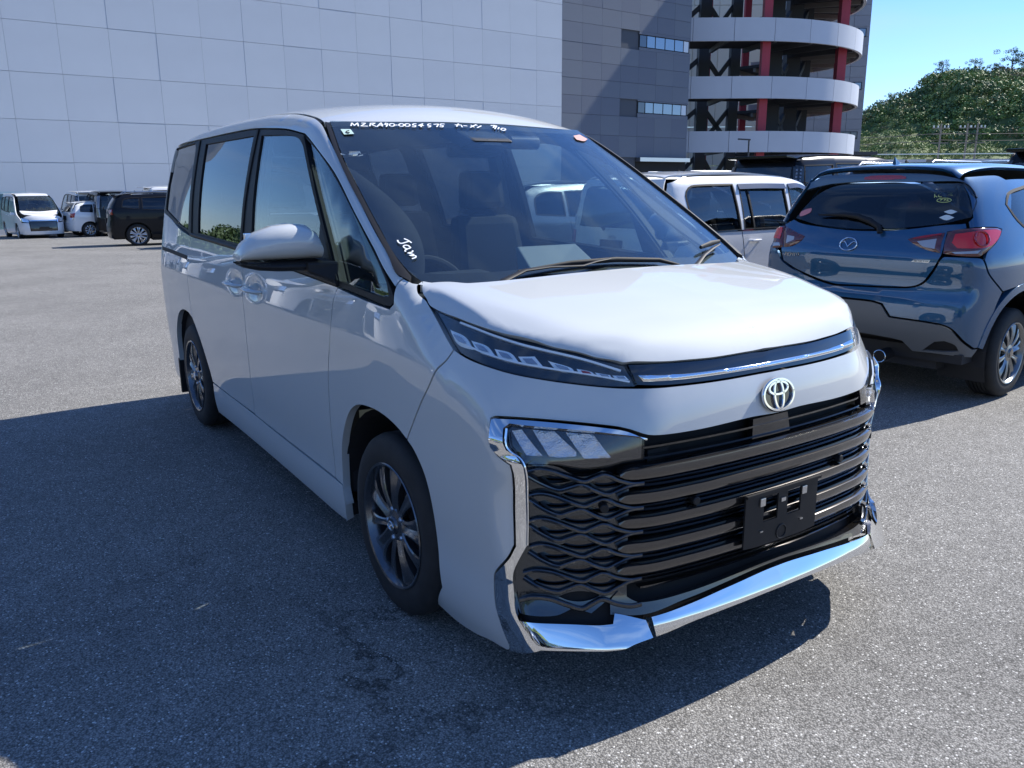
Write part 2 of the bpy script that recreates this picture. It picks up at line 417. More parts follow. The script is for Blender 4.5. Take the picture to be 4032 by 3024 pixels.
# measured outlines of the white van, in metres on its body charts (S: x,z  T: x,y  W: arc,z  F: y,z)
D = {
 'hood_edge': [(0.095,-0.744),(0.137,-0.767),(0.17,-0.771),(0.206,-0.776),(0.391,-0.764),(0.539,-0.738),(0.673,-0.674),(0.762,-0.583),(0.813,-0.515),(0.82,-0.501),(0.84,-0.426),(0.856,-0.332),(0.869,-0.208),(0.873,-0.067),(0.87,0.091),(0.857,0.274)],
 'hood_rear': [(0.094,-0.743),(0.146,-0.673),(0.199,-0.627),(0.234,-0.491),(0.243,-0.33),(0.232,-0.144),(0.207,0.07),(0.187,0.232),(0.149,0.423),(0.09,0.656)],
 'fender_gap': [(0.095,1.183),(0.137,1.154),(0.17,1.136),(0.206,1.117),(0.314,1.067),(0.414,1.018),(0.403,0.987),(0.382,0.961),(0.344,0.903),(0.278,0.823),(0.176,0.688)],
 'arch_front': [(0.176,0.688),(0.224,0.661),(0.282,0.598),(0.312,0.516),(0.329,0.36),(0.34,0.234),(0.252,0.124)],
 'arch_rest': [(0.176,0.688),(0.113,0.712),(0.026,0.73),(-0.081,0.735),(-0.207,0.719),(-0.285,0.68),(-0.348,0.612),(-0.409,0.502),(-0.441,0.353),(-0.417,0.262),(-0.446,0.181)],
 'bump_bottom': [(1.107,0.124),(1.112,0.096),(0.866,0.126),(0.929,0.116),(0.826,0.148),(0.761,0.163),(0.75,0.175)],
 'gap_door_front': [(-0.39,1.126),(-0.41,1.097),(-0.423,1.064),(-0.435,0.944),(-0.479,0.804),(-0.497,0.673),(-0.51,0.519),(-0.523,0.345),(-0.521,0.277),(-0.601,0.173)],
 'gap_door_slide': [(-1.623,1.174),(-1.602,1.043),(-1.566,0.898),(-1.582,0.666),(-1.588,0.557)],
 'door_bottom': [(-2.571,0.377),(-2.145,0.373),(-1.682,0.364),(-1.286,0.362),(-0.793,0.358),(-0.523,0.345)],
 'sill_bottom': [(-2.639,0.193),(-1.974,0.213),(-1.352,0.201),(-0.863,0.183),(-0.601,0.173),(-0.447,0.183)],
 'gap_rear': [(-2.688,1.206),(-2.783,1.098),(-2.774,0.985),(-2.842,0.839)],
 'slot': [(-3.429,1.089),(-3.088,1.079),(-2.791,1.069)],
 'rear_arch': [(-3.098,0.719),(-3.243,0.674),(-3.333,0.563),(-3.399,0.413),(-3.355,0.369),(-3.479,0.216),(-2.612,0.369),(-2.622,0.493),(-2.686,0.608),(-2.848,0.7)],
 'dlo_top': [(-0.032,1.219),(-0.13,1.282),(-0.329,1.397),(-0.572,1.533),(-0.772,1.618),(-0.974,1.694),(-1.026,1.703),(-1.241,1.731),(-1.529,1.751),(-1.718,1.761),(-1.848,1.764),(-2.199,1.765),(-2.758,1.762),(-2.924,1.761),(-3.498,1.751),(-3.553,1.709)],
 'dlo_bot': [(-3.408,1.332),(-2.977,1.243),(-2.688,1.206),(-2.26,1.198),(-1.732,1.182),(-0.827,1.146),(-0.39,1.126),(-0.153,1.113),(0.046,1.102),(0.065,1.117),(0.055,1.14)],
 'pillar_front': [(0.105,1.176),(0.058,1.202),(0.011,1.226),(-0.136,1.312),(-0.335,1.43),(-0.574,1.569),(-0.77,1.677),(-0.903,1.737)],
 'rail_top': [(-0.903,-0.662),(-1.062,-0.62),(-1.443,-0.539),(-1.737,-0.531),(-1.877,-0.583),(-2.014,-0.596),(-2.334,-0.633),(-2.96,-0.665)],
 'glass_rear': [(-3.537,1.69),(-3.445,1.73),(-2.945,1.745),(-2.858,1.613),(-2.678,1.221),(-2.982,1.258),(-3.406,1.357)],
 'glass_slide': [(-2.678,1.726),(-1.785,1.727),(-1.572,1.196),(-2.429,1.218)],
 'glass_front': [(-1.588,1.721),(-1.222,1.704),(-1.099,1.689),(-1.026,1.669),(-0.914,1.6),(-0.725,1.448),(-0.6,1.334),(-0.452,1.155),(-1.402,1.192),(-1.407,1.323)],
 'glass_tri': [(-0.962,1.676),(-0.765,1.606),(-0.556,1.512),(-0.32,1.384),(-0.118,1.263),(-0.001,1.178),(0.028,1.138),(-0.022,1.133),(-0.383,1.151),(-0.506,1.282),(-0.65,1.42),(-0.873,1.606)],
 'ws_outer': [(-0.901,-0.66),(-0.712,-0.708),(-0.49,-0.747),(-0.255,-0.775),(-0.052,-0.796),(0.028,-0.807)],
 'ws_inner': [(-0.888,-0.644),(-0.626,-0.703),(-0.411,-0.733),(-0.209,-0.757),(-0.027,-0.771),(0.067,-0.766)],
 'ws_header': [(-0.906,-0.658),(-0.843,-0.497),(-0.81,-0.323),(-0.797,0.082),(-0.882,0.603)],
 'ws_headerL': [(-0.882,0.603),(-0.658,0.693),(-0.383,0.711),(-0.123,0.718),(0.018,0.713)],
 'frit': [(0.053,-0.729),(0.1,-0.567),(0.13,-0.422),(0.149,-0.171),(0.123,0.248),(0.038,0.617)],
 'lamp_low': [(0.961,1.018),(0.894,1.003),(0.8,0.988),(0.711,0.974),(0.602,0.958),(0.521,0.949),(0.455,0.945)],
 'garn_end': [(0.486,1.007),(0.455,0.946)],
 'garn_low': [(0.454,0.945),(0.375,0.942),(0.227,0.938),(0.047,0.939),(-0.113,0.943),(-0.3,0.96),(-0.402,0.966)],
 'lip': [(0.436,0.816),(0.381,0.81),(0.277,0.809),(0.112,0.817),(-0.064,0.809),(-0.253,0.819),(-0.461,0.829)],
 'chrome_out': [(0.437,0.817),(0.481,0.836),(0.52,0.847),(0.633,0.862),(0.724,0.87),(0.782,0.87),(0.791,0.865),(0.791,0.852),(0.785,0.794),(0.776,0.78),(0.736,0.751),(0.732,0.723),(0.735,0.621),(0.733,0.508),(0.735,0.504),(0.747,0.472),(0.782,0.414),(0.789,0.39),(0.789,0.347),(0.785,0.304),(0.771,0.263),(0.747,0.205),(0.75,0.175)],
 'chrome_bot': [(0.75,0.175),(0.663,0.228),(0.577,0.23),(0.51,0.231),(0.487,0.233),(0.463,0.242),(0.421,0.252)],
 'chrome_in': [(0.437,0.811),(0.469,0.82),(0.552,0.834),(0.632,0.843),(0.744,0.854),(0.753,0.845),(0.749,0.817),(0.743,0.796),(0.721,0.776),(0.705,0.75),(0.703,0.722),(0.705,0.654),(0.703,0.511),(0.705,0.507),(0.725,0.454),(0.732,0.422),(0.729,0.375),(0.721,0.32),(0.712,0.303),(0.667,0.302),(0.601,0.301),(0.544,0.298),(0.517,0.299),(0.513,0.324),(0.486,0.317),(0.437,0.301)],
 'lip_c_top': [(0.329,0.308),(0.097,0.326),(-0.081,0.337),(-0.291,0.342),(-0.431,0.327)],
 'lip_c_bot': [(0.333,0.264),(0.196,0.272),(-0.013,0.273),(-0.196,0.285),(-0.319,0.285)],
 'strip_top': [(0.456,0.977),(0.337,0.967),(0.179,0.965),(-0.013,0.965),(-0.122,0.962),(-0.314,0.98),(-0.481,0.997)],
 'strip_bot': [(0.444,0.961),(0.339,0.954),(0.138,0.953),(-0.118,0.954),(-0.337,0.968),(-0.456,0.984)],
 'hl_bezel': [(0.444,0.809),(0.446,0.753),(0.493,0.75),(0.507,0.746),(0.537,0.739),(0.584,0.736),(0.639,0.749),(0.701,0.753)],
 'blades': [(0.742,0.84),(0.721,0.844),(0.67,0.774),(0.705,0.777),(0.697,0.843),(0.65,0.839),(0.6,0.786),(0.599,0.773),(0.635,0.771),(0.657,0.774),(0.625,0.836),(0.563,0.829),(0.521,0.764),(0.582,0.766)],
 'drl': [(1.03,1.072),(0.949,1.059),(0.901,1.029),(0.969,1.035),(0.927,1.054),(0.86,1.046),(0.819,1.019),(0.884,1.027),(0.837,1.042),(0.783,1.036),(0.749,1.01),(0.808,1.016),(0.762,1.029),(0.715,1.031),(0.683,0.998),(0.74,1.006),(0.683,1.021),(0.621,1.002),(0.609,0.987),(0.653,0.993),(0.61,1),(0.571,0.991),(0.559,0.979),(0.601,0.984),(0.565,0.99),(0.526,0.983),(0.518,0.972),(0.554,0.976),(0.523,0.982),(0.488,0.98),(0.476,0.966),(0.512,0.97)],
 'bars_left': [(0.509,0.739),(0.511,0.731),(0.492,0.712),(0.5,0.663),(0.49,0.636),(0.499,0.593),(0.489,0.564),(0.498,0.525),(0.497,0.515),(0.487,0.496),(0.496,0.45),(0.486,0.427)],
 'bars_x1700': [(0.443,0.731),(0.442,0.697),(0.441,0.657),(0.441,0.627),(0.44,0.585),(0.439,0.555),(0.438,0.514),(0.437,0.478),(0.436,0.445),(0.435,0.411),(0.435,0.399),(0.435,0.363),(0.436,0.331)],
 'waves': [(0.7,0.732),(0.654,0.734),(0.582,0.7),(0.537,0.719),(0.467,0.685),(0.701,0.719),(0.638,0.675),(0.588,0.691),(0.529,0.659),(0.467,0.682),(0.703,0.647),(0.656,0.656),(0.581,0.626),(0.53,0.636),(0.465,0.614),(0.703,0.638),(0.64,0.601),(0.592,0.61),(0.525,0.587),(0.465,0.613)],
 'gr_low': [(0.498,0.377),(0.498,0.375),(0.461,0.337),(0.436,0.331),(0.521,0.351),(0.523,0.312),(0.512,0.353)],
 'sensor': [(0.537,0.621),(0.3,0.608),(-0.331,0.625)],
 'bracket': [(-0.157,0.591),(0.182,0.598),(0.195,0.418),(-0.153,0.417),(-0.084,0.574),(-0.023,0.571),(-0.019,0.499),(-0.076,0.498),(0.034,0.571),(0.1,0.567),(0.101,0.501),(0.041,0.505)],
 'emb': [(-0.002,0.871),(0.008,0.919),(-0.007,0.819),(-0.069,0.876),(0.072,0.866)],
 'handle': [(-1.904,1.031),(-1.632,1.03),(-1.611,0.996),(-1.831,0.993),(-1.563,1.023),(-1.303,1.025),(-1.306,0.99),(-1.525,0.99)],
 'mirror': [(-1.732,1.182),(-1.682,1.24),(-1.505,1.289),(-1.174,1.326),(-0.925,1.33),(-0.739,1.311),(-0.62,1.261),(-0.621,1.225),(-0.647,1.208)],
 'crease': [(-1.599,0.957),(-1.084,0.974),(-0.4,0.985),(-0.05,0.991),(0.167,0.976)],
 'txt00': [(-0.814,-0.581),(-0.837,-0.566),(-0.814,-0.566),(-0.832,-0.543),(-0.805,-0.552)],
 'txt01': [(-0.826,-0.529),(-0.823,-0.512),(-0.811,-0.53),(-0.805,-0.541),(-0.798,-0.513)],
 'txt02': [(-0.796,-0.506),(-0.818,-0.491)],
 'txt03': [(-0.818,-0.495),(-0.816,-0.472),(-0.805,-0.492),(-0.788,-0.479)],
 'txt04': [(-0.787,-0.477),(-0.815,-0.445),(-0.785,-0.454)],
 'txt05': [(-0.797,-0.464),(-0.796,-0.444)],
 'txt06': [(-0.802,-0.421),(-0.809,-0.427),(-0.798,-0.437),(-0.794,-0.43),(-0.802,-0.421),(-0.78,-0.439)],
 'txt07': [(-0.788,-0.397),(-0.782,-0.403),(-0.779,-0.411),(-0.782,-0.418),(-0.788,-0.42),(-0.796,-0.416),(-0.8,-0.409),(-0.801,-0.401),(-0.796,-0.396),(-0.788,-0.397)],
 'txt08': [(-0.787,-0.396),(-0.786,-0.384)],
 'txt09': [(-0.783,-0.357),(-0.776,-0.363),(-0.773,-0.371),(-0.776,-0.378),(-0.782,-0.38),(-0.789,-0.376),(-0.794,-0.368),(-0.795,-0.36),(-0.79,-0.356),(-0.783,-0.357)],
 'txt10': [(-0.779,-0.33),(-0.773,-0.336),(-0.77,-0.345),(-0.772,-0.352),(-0.778,-0.354),(-0.786,-0.35),(-0.791,-0.342),(-0.791,-0.334),(-0.787,-0.329),(-0.779,-0.33)],
 'txt11': [(-0.787,-0.295),(-0.787,-0.31),(-0.777,-0.319),(-0.773,-0.306),(-0.763,-0.315),(-0.765,-0.328)],
 'txt12': [(-0.786,-0.265),(-0.772,-0.294),(-0.769,-0.27)],
 'txt13': [(-0.779,-0.272),(-0.76,-0.289)],
 'txt14': [(-0.781,-0.228),(-0.781,-0.241),(-0.77,-0.251),(-0.766,-0.238),(-0.757,-0.248),(-0.757,-0.258)],
 'txt15': [(-0.777,-0.219),(-0.779,-0.193),(-0.755,-0.216)],
 'txt16': [(-0.778,-0.164),(-0.779,-0.182),(-0.767,-0.192),(-0.764,-0.178),(-0.754,-0.19),(-0.756,-0.201)],
 'txt17': [(-0.771,-0.118),(-0.77,-0.087),(-0.751,-0.092)],
 'txt18': [(-0.782,-0.093),(-0.756,-0.118)],
 'txt19': [(-0.764,-0.079),(-0.762,-0.061)],
 'txt20': [(-0.777,-0.006),(-0.75,-0.053)],
 'txt21': [(-0.772,-0.037),(-0.752,-0.031)],
 'txt22': [(-0.773,-0.008),(-0.768,-0.006)],
 'txt23': [(-0.768,0.015),(-0.749,-0.018)],
 'txt24': [(-0.775,0.068),(-0.779,0.094),(-0.756,0.068)],
 'txt25': [(-0.777,0.101),(-0.745,0.07)],
 'txt26': [(-0.762,0.104),(-0.745,0.087)],
 'txt27': [(-0.748,0.13),(-0.741,0.122),(-0.736,0.112),(-0.736,0.103),(-0.741,0.101),(-0.748,0.106),(-0.755,0.115),(-0.757,0.126),(-0.755,0.131),(-0.748,0.13)],
 'jam0': [(-0.106,-0.731),(-0.095,-0.733),(-0.087,-0.728),(-0.086,-0.713),(-0.087,-0.698)],
 'jam1': [(-0.105,-0.707),(-0.09,-0.697),(-0.077,-0.693)],
 'jam2': [(-0.056,-0.707),(-0.069,-0.71),(-0.074,-0.72),(-0.071,-0.727),(-0.061,-0.726),(-0.055,-0.719),(-0.056,-0.707),(-0.054,-0.724),(-0.051,-0.731),(-0.045,-0.732)],
 'jam3': [(-0.042,-0.707),(-0.036,-0.712),(-0.037,-0.729),(-0.031,-0.721),(-0.023,-0.713),(-0.021,-0.716),(-0.025,-0.728),(-0.02,-0.721),(-0.016,-0.71),(-0.011,-0.711),(-0.008,-0.717),(-0.008,-0.728)],
 'stick': [(-0.803,-0.631),(-0.793,-0.592),(-0.756,-0.593),(-0.761,-0.634)],
 'six': [(-0.784,-0.602),(-0.78,-0.615),(-0.77,-0.622),(-0.762,-0.615),(-0.77,-0.607),(-0.773,-0.617)],
 'oval': [(-0.783,0.539),(-0.816,0.602),(-0.78,0.623),(-0.743,0.571),(-0.744,0.528)],
 'wiper': [(0.2,-0.592),(0.141,-0.512),(0.135,-0.459),(0.155,-0.353),(0.182,-0.169),(0.16,-0.086),(0.157,-0.035),(0.141,-0.387),(0.146,-0.33),(0.162,-0.011),(0.175,0.201),(0.203,0.259)],
 'wiperL': [(0.229,0.255),(0.204,0.356),(0.115,0.503),(0.06,0.607),(0.043,0.662),(0.204,0.356),(0.043,0.662)],
 'lamp_top': [(1.148,1.117),(0.966,1.095),(0.827,1.079),(0.693,1.058),(0.578,1.029),(0.501,1.012),(0.486,1.01)],
 'lamp_rear': [(1.148,1.117),(1.046,1.067),(0.961,1.018)],
 'bump_gap': [(0.961,1.018),(0.977,0.987),(1,0.961),(1.036,0.903),(1.094,0.823),(1.187,0.688)],
 'arch_fW': [(1.187,0.688),(1.142,0.661),(1.089,0.598),(1.061,0.516),(1.044,0.36),(1.033,0.234),(1.107,0.124)],
 'garn_top': [(0.486,1.01),(0.418,1.006),(0.331,1.002),(0.211,0.999),(0.069,1.001),(-0.094,1.003)],
}

# ------------------------------------------------------------------ the white minivan's body surface (x forward, origin under the front axle)
VZ = [.10,.20,.28,.36,.55,.75,.90,.965,1.00,1.10,1.20,1.40,1.60,1.75,1.85,1.97]
vp = np.array([.80,.836,.846,.845,.857,.864,.866,.866,.861,.847,.830,.795,.745,.700,.668,.625])
VX = [-3.9,-3.6,-3.2,-2.5,-1.5,-.5,0,.3,.55,.75,1.05]
v1 = np.array([.055,.014,.003,0,0,0,.0,.004,.014,.028,.10]); v2 = np.array([0,0,0,0,0,0,.0,.02,.05,.08,.13])
VW = Tab(VX, VZ, vp[None, :]-v1[:, None]-v2[:, None]*np.clip((np.array(VZ)-.92)/.25, 0, 1)[None, :])
FZ = [.10,.20,.28,.36,.5,.65,.8,.9,1.0,1.1,1.25]; fc = np.array([.975,1.000,.985,.958,.953,.95,.935,.917,.878,.80,.62])
fo = np.array([0,.006,.017,.036,.075,.14,.20,.30])
VF = Tab([0,.2,.35,.5,.65,.78,.84,.92], FZ, fc[None, :]-fo[:, None]*(1+.35*np.clip((np.array(FZ)-.8)/.2, 0, 1)-.25*np.clip((.45-np.array(FZ))/.2, 0, 1))[None, :]-np.array([0,0,.002,.010,.045,.078,.072,.05])[:, None]*np.interp(FZ, [.1,.28,.755,.815], [.9,1,1,0])[None, :])
hc = np.array([1.30,1.232,1.212,1.186,1.152,1.111,1.076,1.068,1.008,.86]); hd = np.array([0,.004,.012,.020,.032,.055,.13])
VH = Tab([-.6,-.1,.1,.3,.5,.68,.785,.80,.87,1.0], [0,.3,.5,.62,.72,.80,.9], hc[:, None]-hd[None, :], blur=0)
def v_roof(x, y): return spl([-3.9,-3.7,-3.2,-2.6,-2.0,-1.5,-1.1,-.85,-.5], [1.80,1.822,1.866,1.890,1.893,1.88,1.848,1.808,1.70], x.ravel()).reshape(x.shape)-.15*y*y-.10*np.abs(y)**6
def v_wind(y, z):
    u = (z-1.19)/.6; return .085+.125*(1-(y/.74)**2)-1.79*(z-1.19)+.06*u*(1-u)
def v_back(y, z): return spl([.1,.4,.9,1.1,1.5,1.8,1.95], [-3.68,-3.74,-3.76,-3.74,-3.68,-3.60,-3.52], z.ravel()).reshape(z.shape)+.10*np.abs(y/.8)**3
def van_f(P):
    x, y, z = P[..., 0], np.abs(P[..., 1]), P[..., 2]
    fs = (y-VW(x, z))*.97+.020*np.exp(-((x+1.40)/.085)**2-((z-1.015)/.036)**2)+.020*np.exp(-((x+1.72)/.085)**2-((z-1.02)/.036)**2)
    ff = (x-VF(y, z))*.95
    fh = smax((z-VH(x, y))*.93, flank(x, y, z), .016)
    fw = (x-v_wind(y, z))*.487; fr = (z-v_roof(x, y))*.97; fb = (v_back(y, z)-x)*.97
    f = smax(fs, smax(np.minimum(fh, fw), fr, .07), .06)
    return smax(smax(f, fb, .09), ff, .055-.037*np.clip((z-.92)/.06, 0, 1))
FLX = [-.2,.10,.192,.379,.548,.656,.726,.777,.81,.86,.95]
def flank(x, y, z):
    """the bonnet's steep outer flank and the softer facet above it"""
    s5, c5, s2, c2 = math.sin(R_(54)), math.cos(R_(54)), math.sin(R_(20)), math.cos(R_(20)); k = np.interp(x, [.5, .75], [.95, .6])
    I = lambda t: spl(FLX, t, np.ravel(x)).reshape(np.shape(x))
    a = ((y-I([.775,.760,.748,.738,.713,.665,.603,.548,.518,.47,.38]))*s5+(z-I([1.21,1.178,1.16,1.134,1.108,1.092,1.072,1.046,1.019,.98,.90]))*c5)*k
    b = ((y-I([.80,.79,.77,.72,.640,.600,.56,.475,.44,.40,.35]))*s2+(z-I([1.215,1.185,1.165,1.14,1.121,1.102,1.080,1.066,1.055,1.03,.95]))*c2)*k
    return smax(a, b, .010)
def gw_f(P):      # the windscreen alone
    return (P[..., 0]-v_wind(np.abs(P[..., 1]), P[..., 2]))*.487
def ch_B(u, v): return np.stack([0*u-4.6, u, v], 1), np.tile([1., 0, 0], (len(u), 1))
CH['B'] = ch_B
def xz(pts, f, side='T'):
    P, N = surf(pts, side, f); return [(p[0], p[2]) for p in P]
mir = lambda L: [(a, -b) for a, b in L]
def sym_uz(L): return list(L)+[(-a, b) for a, b in reversed(L)]   # W/F chart outline from centre (+) round to centre, mirrored

def make_wheel(name, parent, loc, r=.326, w=.205, rim=.222, side=-1, spokes=10, alloy=None, wide=.034, narrow=.018, emblem=False, hub=.055, detail=True):
    """tyre > rim, spokes, hub cap; the outer face looks towards side*y"""
    alloy = alloy or ALLOY; s = side
    t = MB(); sh = rim/.222
    prof = [(rim+.002, .0), (rim+.016, .004), (rim+(r-rim)*.45, .006), (r-.022, -.002), (r-.006, -.016), (r, -.035)]
    tread = []; n = 5
    for i in range(n):
        a = -.035-(w-.07)*i/n; b = -.035-(w-.07)*(i+1)/n
        tread += [(r, a-.002), (r, b+.006), (r-.007, b+.005), (r-.007, b+.001)]
    prof += tread+[(r, -w+.035), (r-.006, -w+.016), (r-.022, -w+.002), (rim, -w)]
    prof += [(rim-.008, -w+.004), (rim-.008, -.01), (rim+.002, 0)]
    t.lathe([(a, h*-s if False else h*s*1.0) for a, h in prof], 56)
    # (outer face at y=0 in the wheel's own frame, depth goes inwards)
    ty = link(name, t.mesh('wheel_tyre', RUBBER, 40), parent); ty.location = loc
    b = MB()
    b.lathe([(rim+.004, .003*s), (rim+.001, .007*s), (rim-.006, .004*s), (rim-.012, -.008*s), (rim-.020, -.030*s), (rim-.026, -.09*s), (rim-.022, -w*.9*s), (rim-.004, -w*.92*s)], 56)
    rm = b.build('rim', alloy, ty, 35)
    disc = MB(); disc.lathe([(.0, -.085*s), (.13*sh, -.085*s), (.135*sh, -.10*s), (.0, -.10*s)], 32)
    disc.build('brake_disc', mat('cast_iron', (.09, .085, .08), .45, .8), ty, 30)
    sp = MB(); R0, R1 = .035, rim-.008
    def spoke_mesh(hw, twin):
        k = MB(); V = []; F = []; K = 8; rows = 7
        for i in range(rows):
            q = i/(rows-1); rr = R0+(R1-R0)*q
            ww = hw*(1.05-.35*math.sin(math.pi*min(q*1.1, 1))+.75*q*q)*(.62 if q == 0 else 1)
            yo = (-.016+.014*math.sin(math.pi*q*.85)-.004*q)*s
            gr = (.011 if twin else .003)*s*(1 if 0 < i else .3)
            for (x_, y_) in [(-ww, yo-.028*s), (-ww*.93, yo-.004*s), (-ww*.62, yo), (-ww*.22, yo-gr*.6), (0, yo-gr), (ww*.22, yo-gr*.6), (ww*.62, yo), (ww*.93, yo-.004*s), (ww, yo-.028*s)]:
                V.append((x_, y_, rr))
        K = 9
        for i in range(rows-1):
            for j in range(K): F.append((i*K+j, i*K+(j+1) % K, (i+1)*K+(j+1) % K, (i+1)*K+j))
        F += [tuple(range(K)), tuple((rows-1)*K+j for j in range(K-1, -1, -1))]
        k.add(V, F); return k.mesh('spoke', alloy, 35)
    m1 = spoke_mesh(wide*sh, True); m2 = spoke_mesh(narrow*sh, False)
    for i in range(spokes):
        o = link('spoke', m1 if i % 2 == 0 else m2, ty); o.rotation_euler = (0, 2*math.pi*i/spokes+.12, 0)
    h = MB(); h.lathe([(0, .000*s), (hub*.56, .0*s), (hub*.6, -.003*s), (hub*.62, -.008*s), (hub, -.013*s), (hub*1.25, -.03*s), (0, -.03*s)], 32); h.build('hub', alloy, ty, 30)
    c = MB(); c.lathe([(0, .004*s), (hub*.50, .003*s), (hub*.54, 0), (hub*.54, -.002*s)], 28); c.build('hub_cap', PIANO, ty, 30)
    if emblem:
        e = MB(); toyota_rings(e, np.array([0, .0045*s, 0]), np.array([1., 0, 0]), np.array([0, 0, 1.]), hub*.40, .0022, -s*np.array([0, -1., 0])); e.build('emblem', CHROME, ty, 30)
    if detail:
        for i in range(5):
            a = 2*math.pi*(i+.5)/5; nt = MB(); nt.lathe([(0, -.006*s), (.007, -.007*s), (.0095, -.012*s), (.0095, -.034*s)], 6, c=(.057*sh*math.cos(a), 0, .057*sh*math.sin(a))); nt.build('wheel_nut', SATIN, ty)
    return ty
def toyota_rings(mb, c, ax, up, a, rad, n):
    """three overlapping ovals: c centre, ax/up in-plane axes, a half width"""
    def oval(cy, ra, rb, k=40):
        P = [c+ax*ra*math.cos(t)+up*(cy+rb*math.sin(t)) for t in np.linspace(0, 2*math.pi, k, endpoint=False)]
        P.append(P[0]); P.append(P[1])
        mb.tube(P, rad, 6, cap=False, up=n, flat=1.)
    oval(0, a, a*.70); oval(a*.30, a*.62, a*.28); oval(-a*.0, a*.30, a*.66)

van = empty('white_minivan', (0, 0, 0))
tag(van, 'large white minivan with wide dark slatted grille and chrome bumper trim parked across the foreground', 'van')
W2 = [WHITE, DARK_IN]
# bonnet
he, hr = D['hood_edge'], D['hood_rear']
half = [(.245, 0.), (.244, -.33)]+[q for q in reversed(hr[:4])]+[(x, y) for x, y in he[1:] if y < -.03]+[(.873, 0.)]
hood = half+[(x, -y) for x, y in reversed(half[1:-1])]
panel('hood', van, W2, hood, 'T', van_f, res=.018, thick=.02, gap=.0008, edge=.010)
# roof
redge = [(-.906, -.658), (-1.06, -.642), (-1.4, -.615), (-2.0, -.602), (-3.0, -.600), (-3.5, -.60), (-3.60, -.56)]
rh = [(-.793, 0), (-.797, -.10), (-.812, -.323), (-.845, -.497)]+redge+[(-3.615, -.3), (-3.62, 0)]
panel('roof', van, W2, rh+[(x, -y) for x, y in reversed(rh[1:-1])], 'T', van_f, res=.05, thick=.02)
sp = MB()
for sgn in (1, -1):
    pass
sp.hexa([(-3.50,-.62,1.74),(-3.50,.62,1.74),(-3.68,.62,1.73),(-3.68,-.62,1.73),(-3.50,-.60,1.79),(-3.50,.60,1.79),(-3.69,.60,1.755),(-3.69,-.60,1.755)])
sp.build('rear_spoiler', WHITE, van, bevel=.008)
ribbon('roof_moulding', van, GASKET, [(-.93, -.652)]+redge[1:6], 'T', van_f, [(-.016, -.02), (-.014, -.0035), (.014, -.0035), (.016, -.02)], mirror=True)
# pillars and cant rails
rail_top = xz(redge, van_f)
rail = D['pillar_front'][1:]+rail_top[1:]+[(-3.62, 1.79), (-3.66, 1.70), (-3.62, 1.70)]+[(-3.50, 1.752)]+list(reversed(D['dlo_top'][:14]))+[(.062, 1.165)]
panel('side_frame', van, W2, rail, 'S', van_f, res=.03, thick=.035, mirror=True)
panel('rear_pillar', van, W2, [(-3.50, 1.75), (-3.62, 1.698), (-3.66, 1.69), (-3.70, 1.33), (-3.555, 1.32)], 'S', van_f, mirror=True)
# windscreen, its black edge trim and the painted border at its foot
wo, wi = D['ws_outer'], D['ws_inner']
trim = [(-.915, -.655)]+wo[1:]+[(.085, -.785)]+list(reversed(wi))
panel('windscreen_trim', van, [BLACKPL, DARK_IN], trim, 'T', van_f, res=.03, thick=.02, off=.004, mirror=True)
wsh = [(-.798, 0), (-.812, -.323), (-.845, -.497)]+wi[:-1]+[(.10, -.74), (.20, -.62), (.262, -.4), (.285, 0)]
panel('windscreen', van, G_WIND, wsh+[(x, -y) for x, y in reversed(wsh[1:-1])], 'T', gw_f, res=.06, thick=.002, off=-.004)
fr_ = [(.152, 0), (.151, -.17), (.134, -.422), (.105, -.567), (.053, -.729), (.02, -.765), (.10, -.74), (.20, -.62), (.262, -.4), (.285, 0)]
panel('windscreen_border', van, GASKET, fr_+[(x, -y) for x, y in reversed(fr_[1:-1])], 'T', gw_f, res=.06, thick=.002, off=-.0075)
fu = [(-.80, 0), (-.812, -.323), (-.845, -.497), (-.888, -.644), (-.85, -.655), (-.80, -.49), (-.768, -.323), (-.755, 0)]
panel('windscreen_border', van, GASKET, fu+[(x, -y) for x, y in reversed(fu[1:-1])], 'T', gw_f, res=.06, thick=.002, off=-.0075)
cw = [(.10, -.755), (.20, -.66), (.235, -.60), (.28, -.40), (.30, 0), (.235, 0), (.23, -.33), (.19, -.55), (.05, -.74)]
def cowl_f(P): return P[..., 2]-(1.165-.035*np.abs(P[..., 1])/.7)
panel('cowl', van, BLACKPL, cw+[(x, -y) for x, y in reversed(cw[1:-1])] if False else [(.05, -.78), (.05, .78), (.33, .60), (.36, 0), (.33, -.60)], 'T', cowl_f, thick=.03)
# window band with openings, and the panes
def shrink0(P, s): P = np.array(P); c = P.mean(0); return [tuple(q) for q in c+(P-c)*s]
dlo = [(.069, 1.117), (.060, 1.145)]+D['dlo_top'][:14]+[(-3.55, 1.742), (-3.56, 1.30)]+D['dlo_bot'][1:9]
g_r = [(-3.53, 1.69), (-3.50, 1.733), (-2.949, 1.745), (-2.90, 1.70), (-2.80, 1.24), (-3.017, 1.262), (-3.50, 1.345)]
g_s, g_f, g_t = D['glass_slide'], [(-1.60, 1.721)]+D['glass_front'][1:7]+[(-.453, 1.155), (-1.50, 1.198)], D['glass_tri']
g_s = [(-2.67, 1.726), (-1.735, 1.727), (-1.70, 1.213), (-2.55, 1.232)]
panel('window_frame', van, [BLACKPL, DARK_IN], dlo, 'S', van_f, res=.05, holes=[g_r, g_s, g_f, g_t], off=-.003, thick=.03, mirror=True)
for nm, g, gm in (('rear_side_window', g_r, G_DARK), ('sliding_door_window', g_s, G_DARK), ('front_door_window', g_f, G_FRONT), ('quarter_window', g_t, G_FRONT)):
    panel(nm, van, gm, g, 'S', van_f, res=.08, off=-.010, thick=.003, gap=-.006, mirror=True)
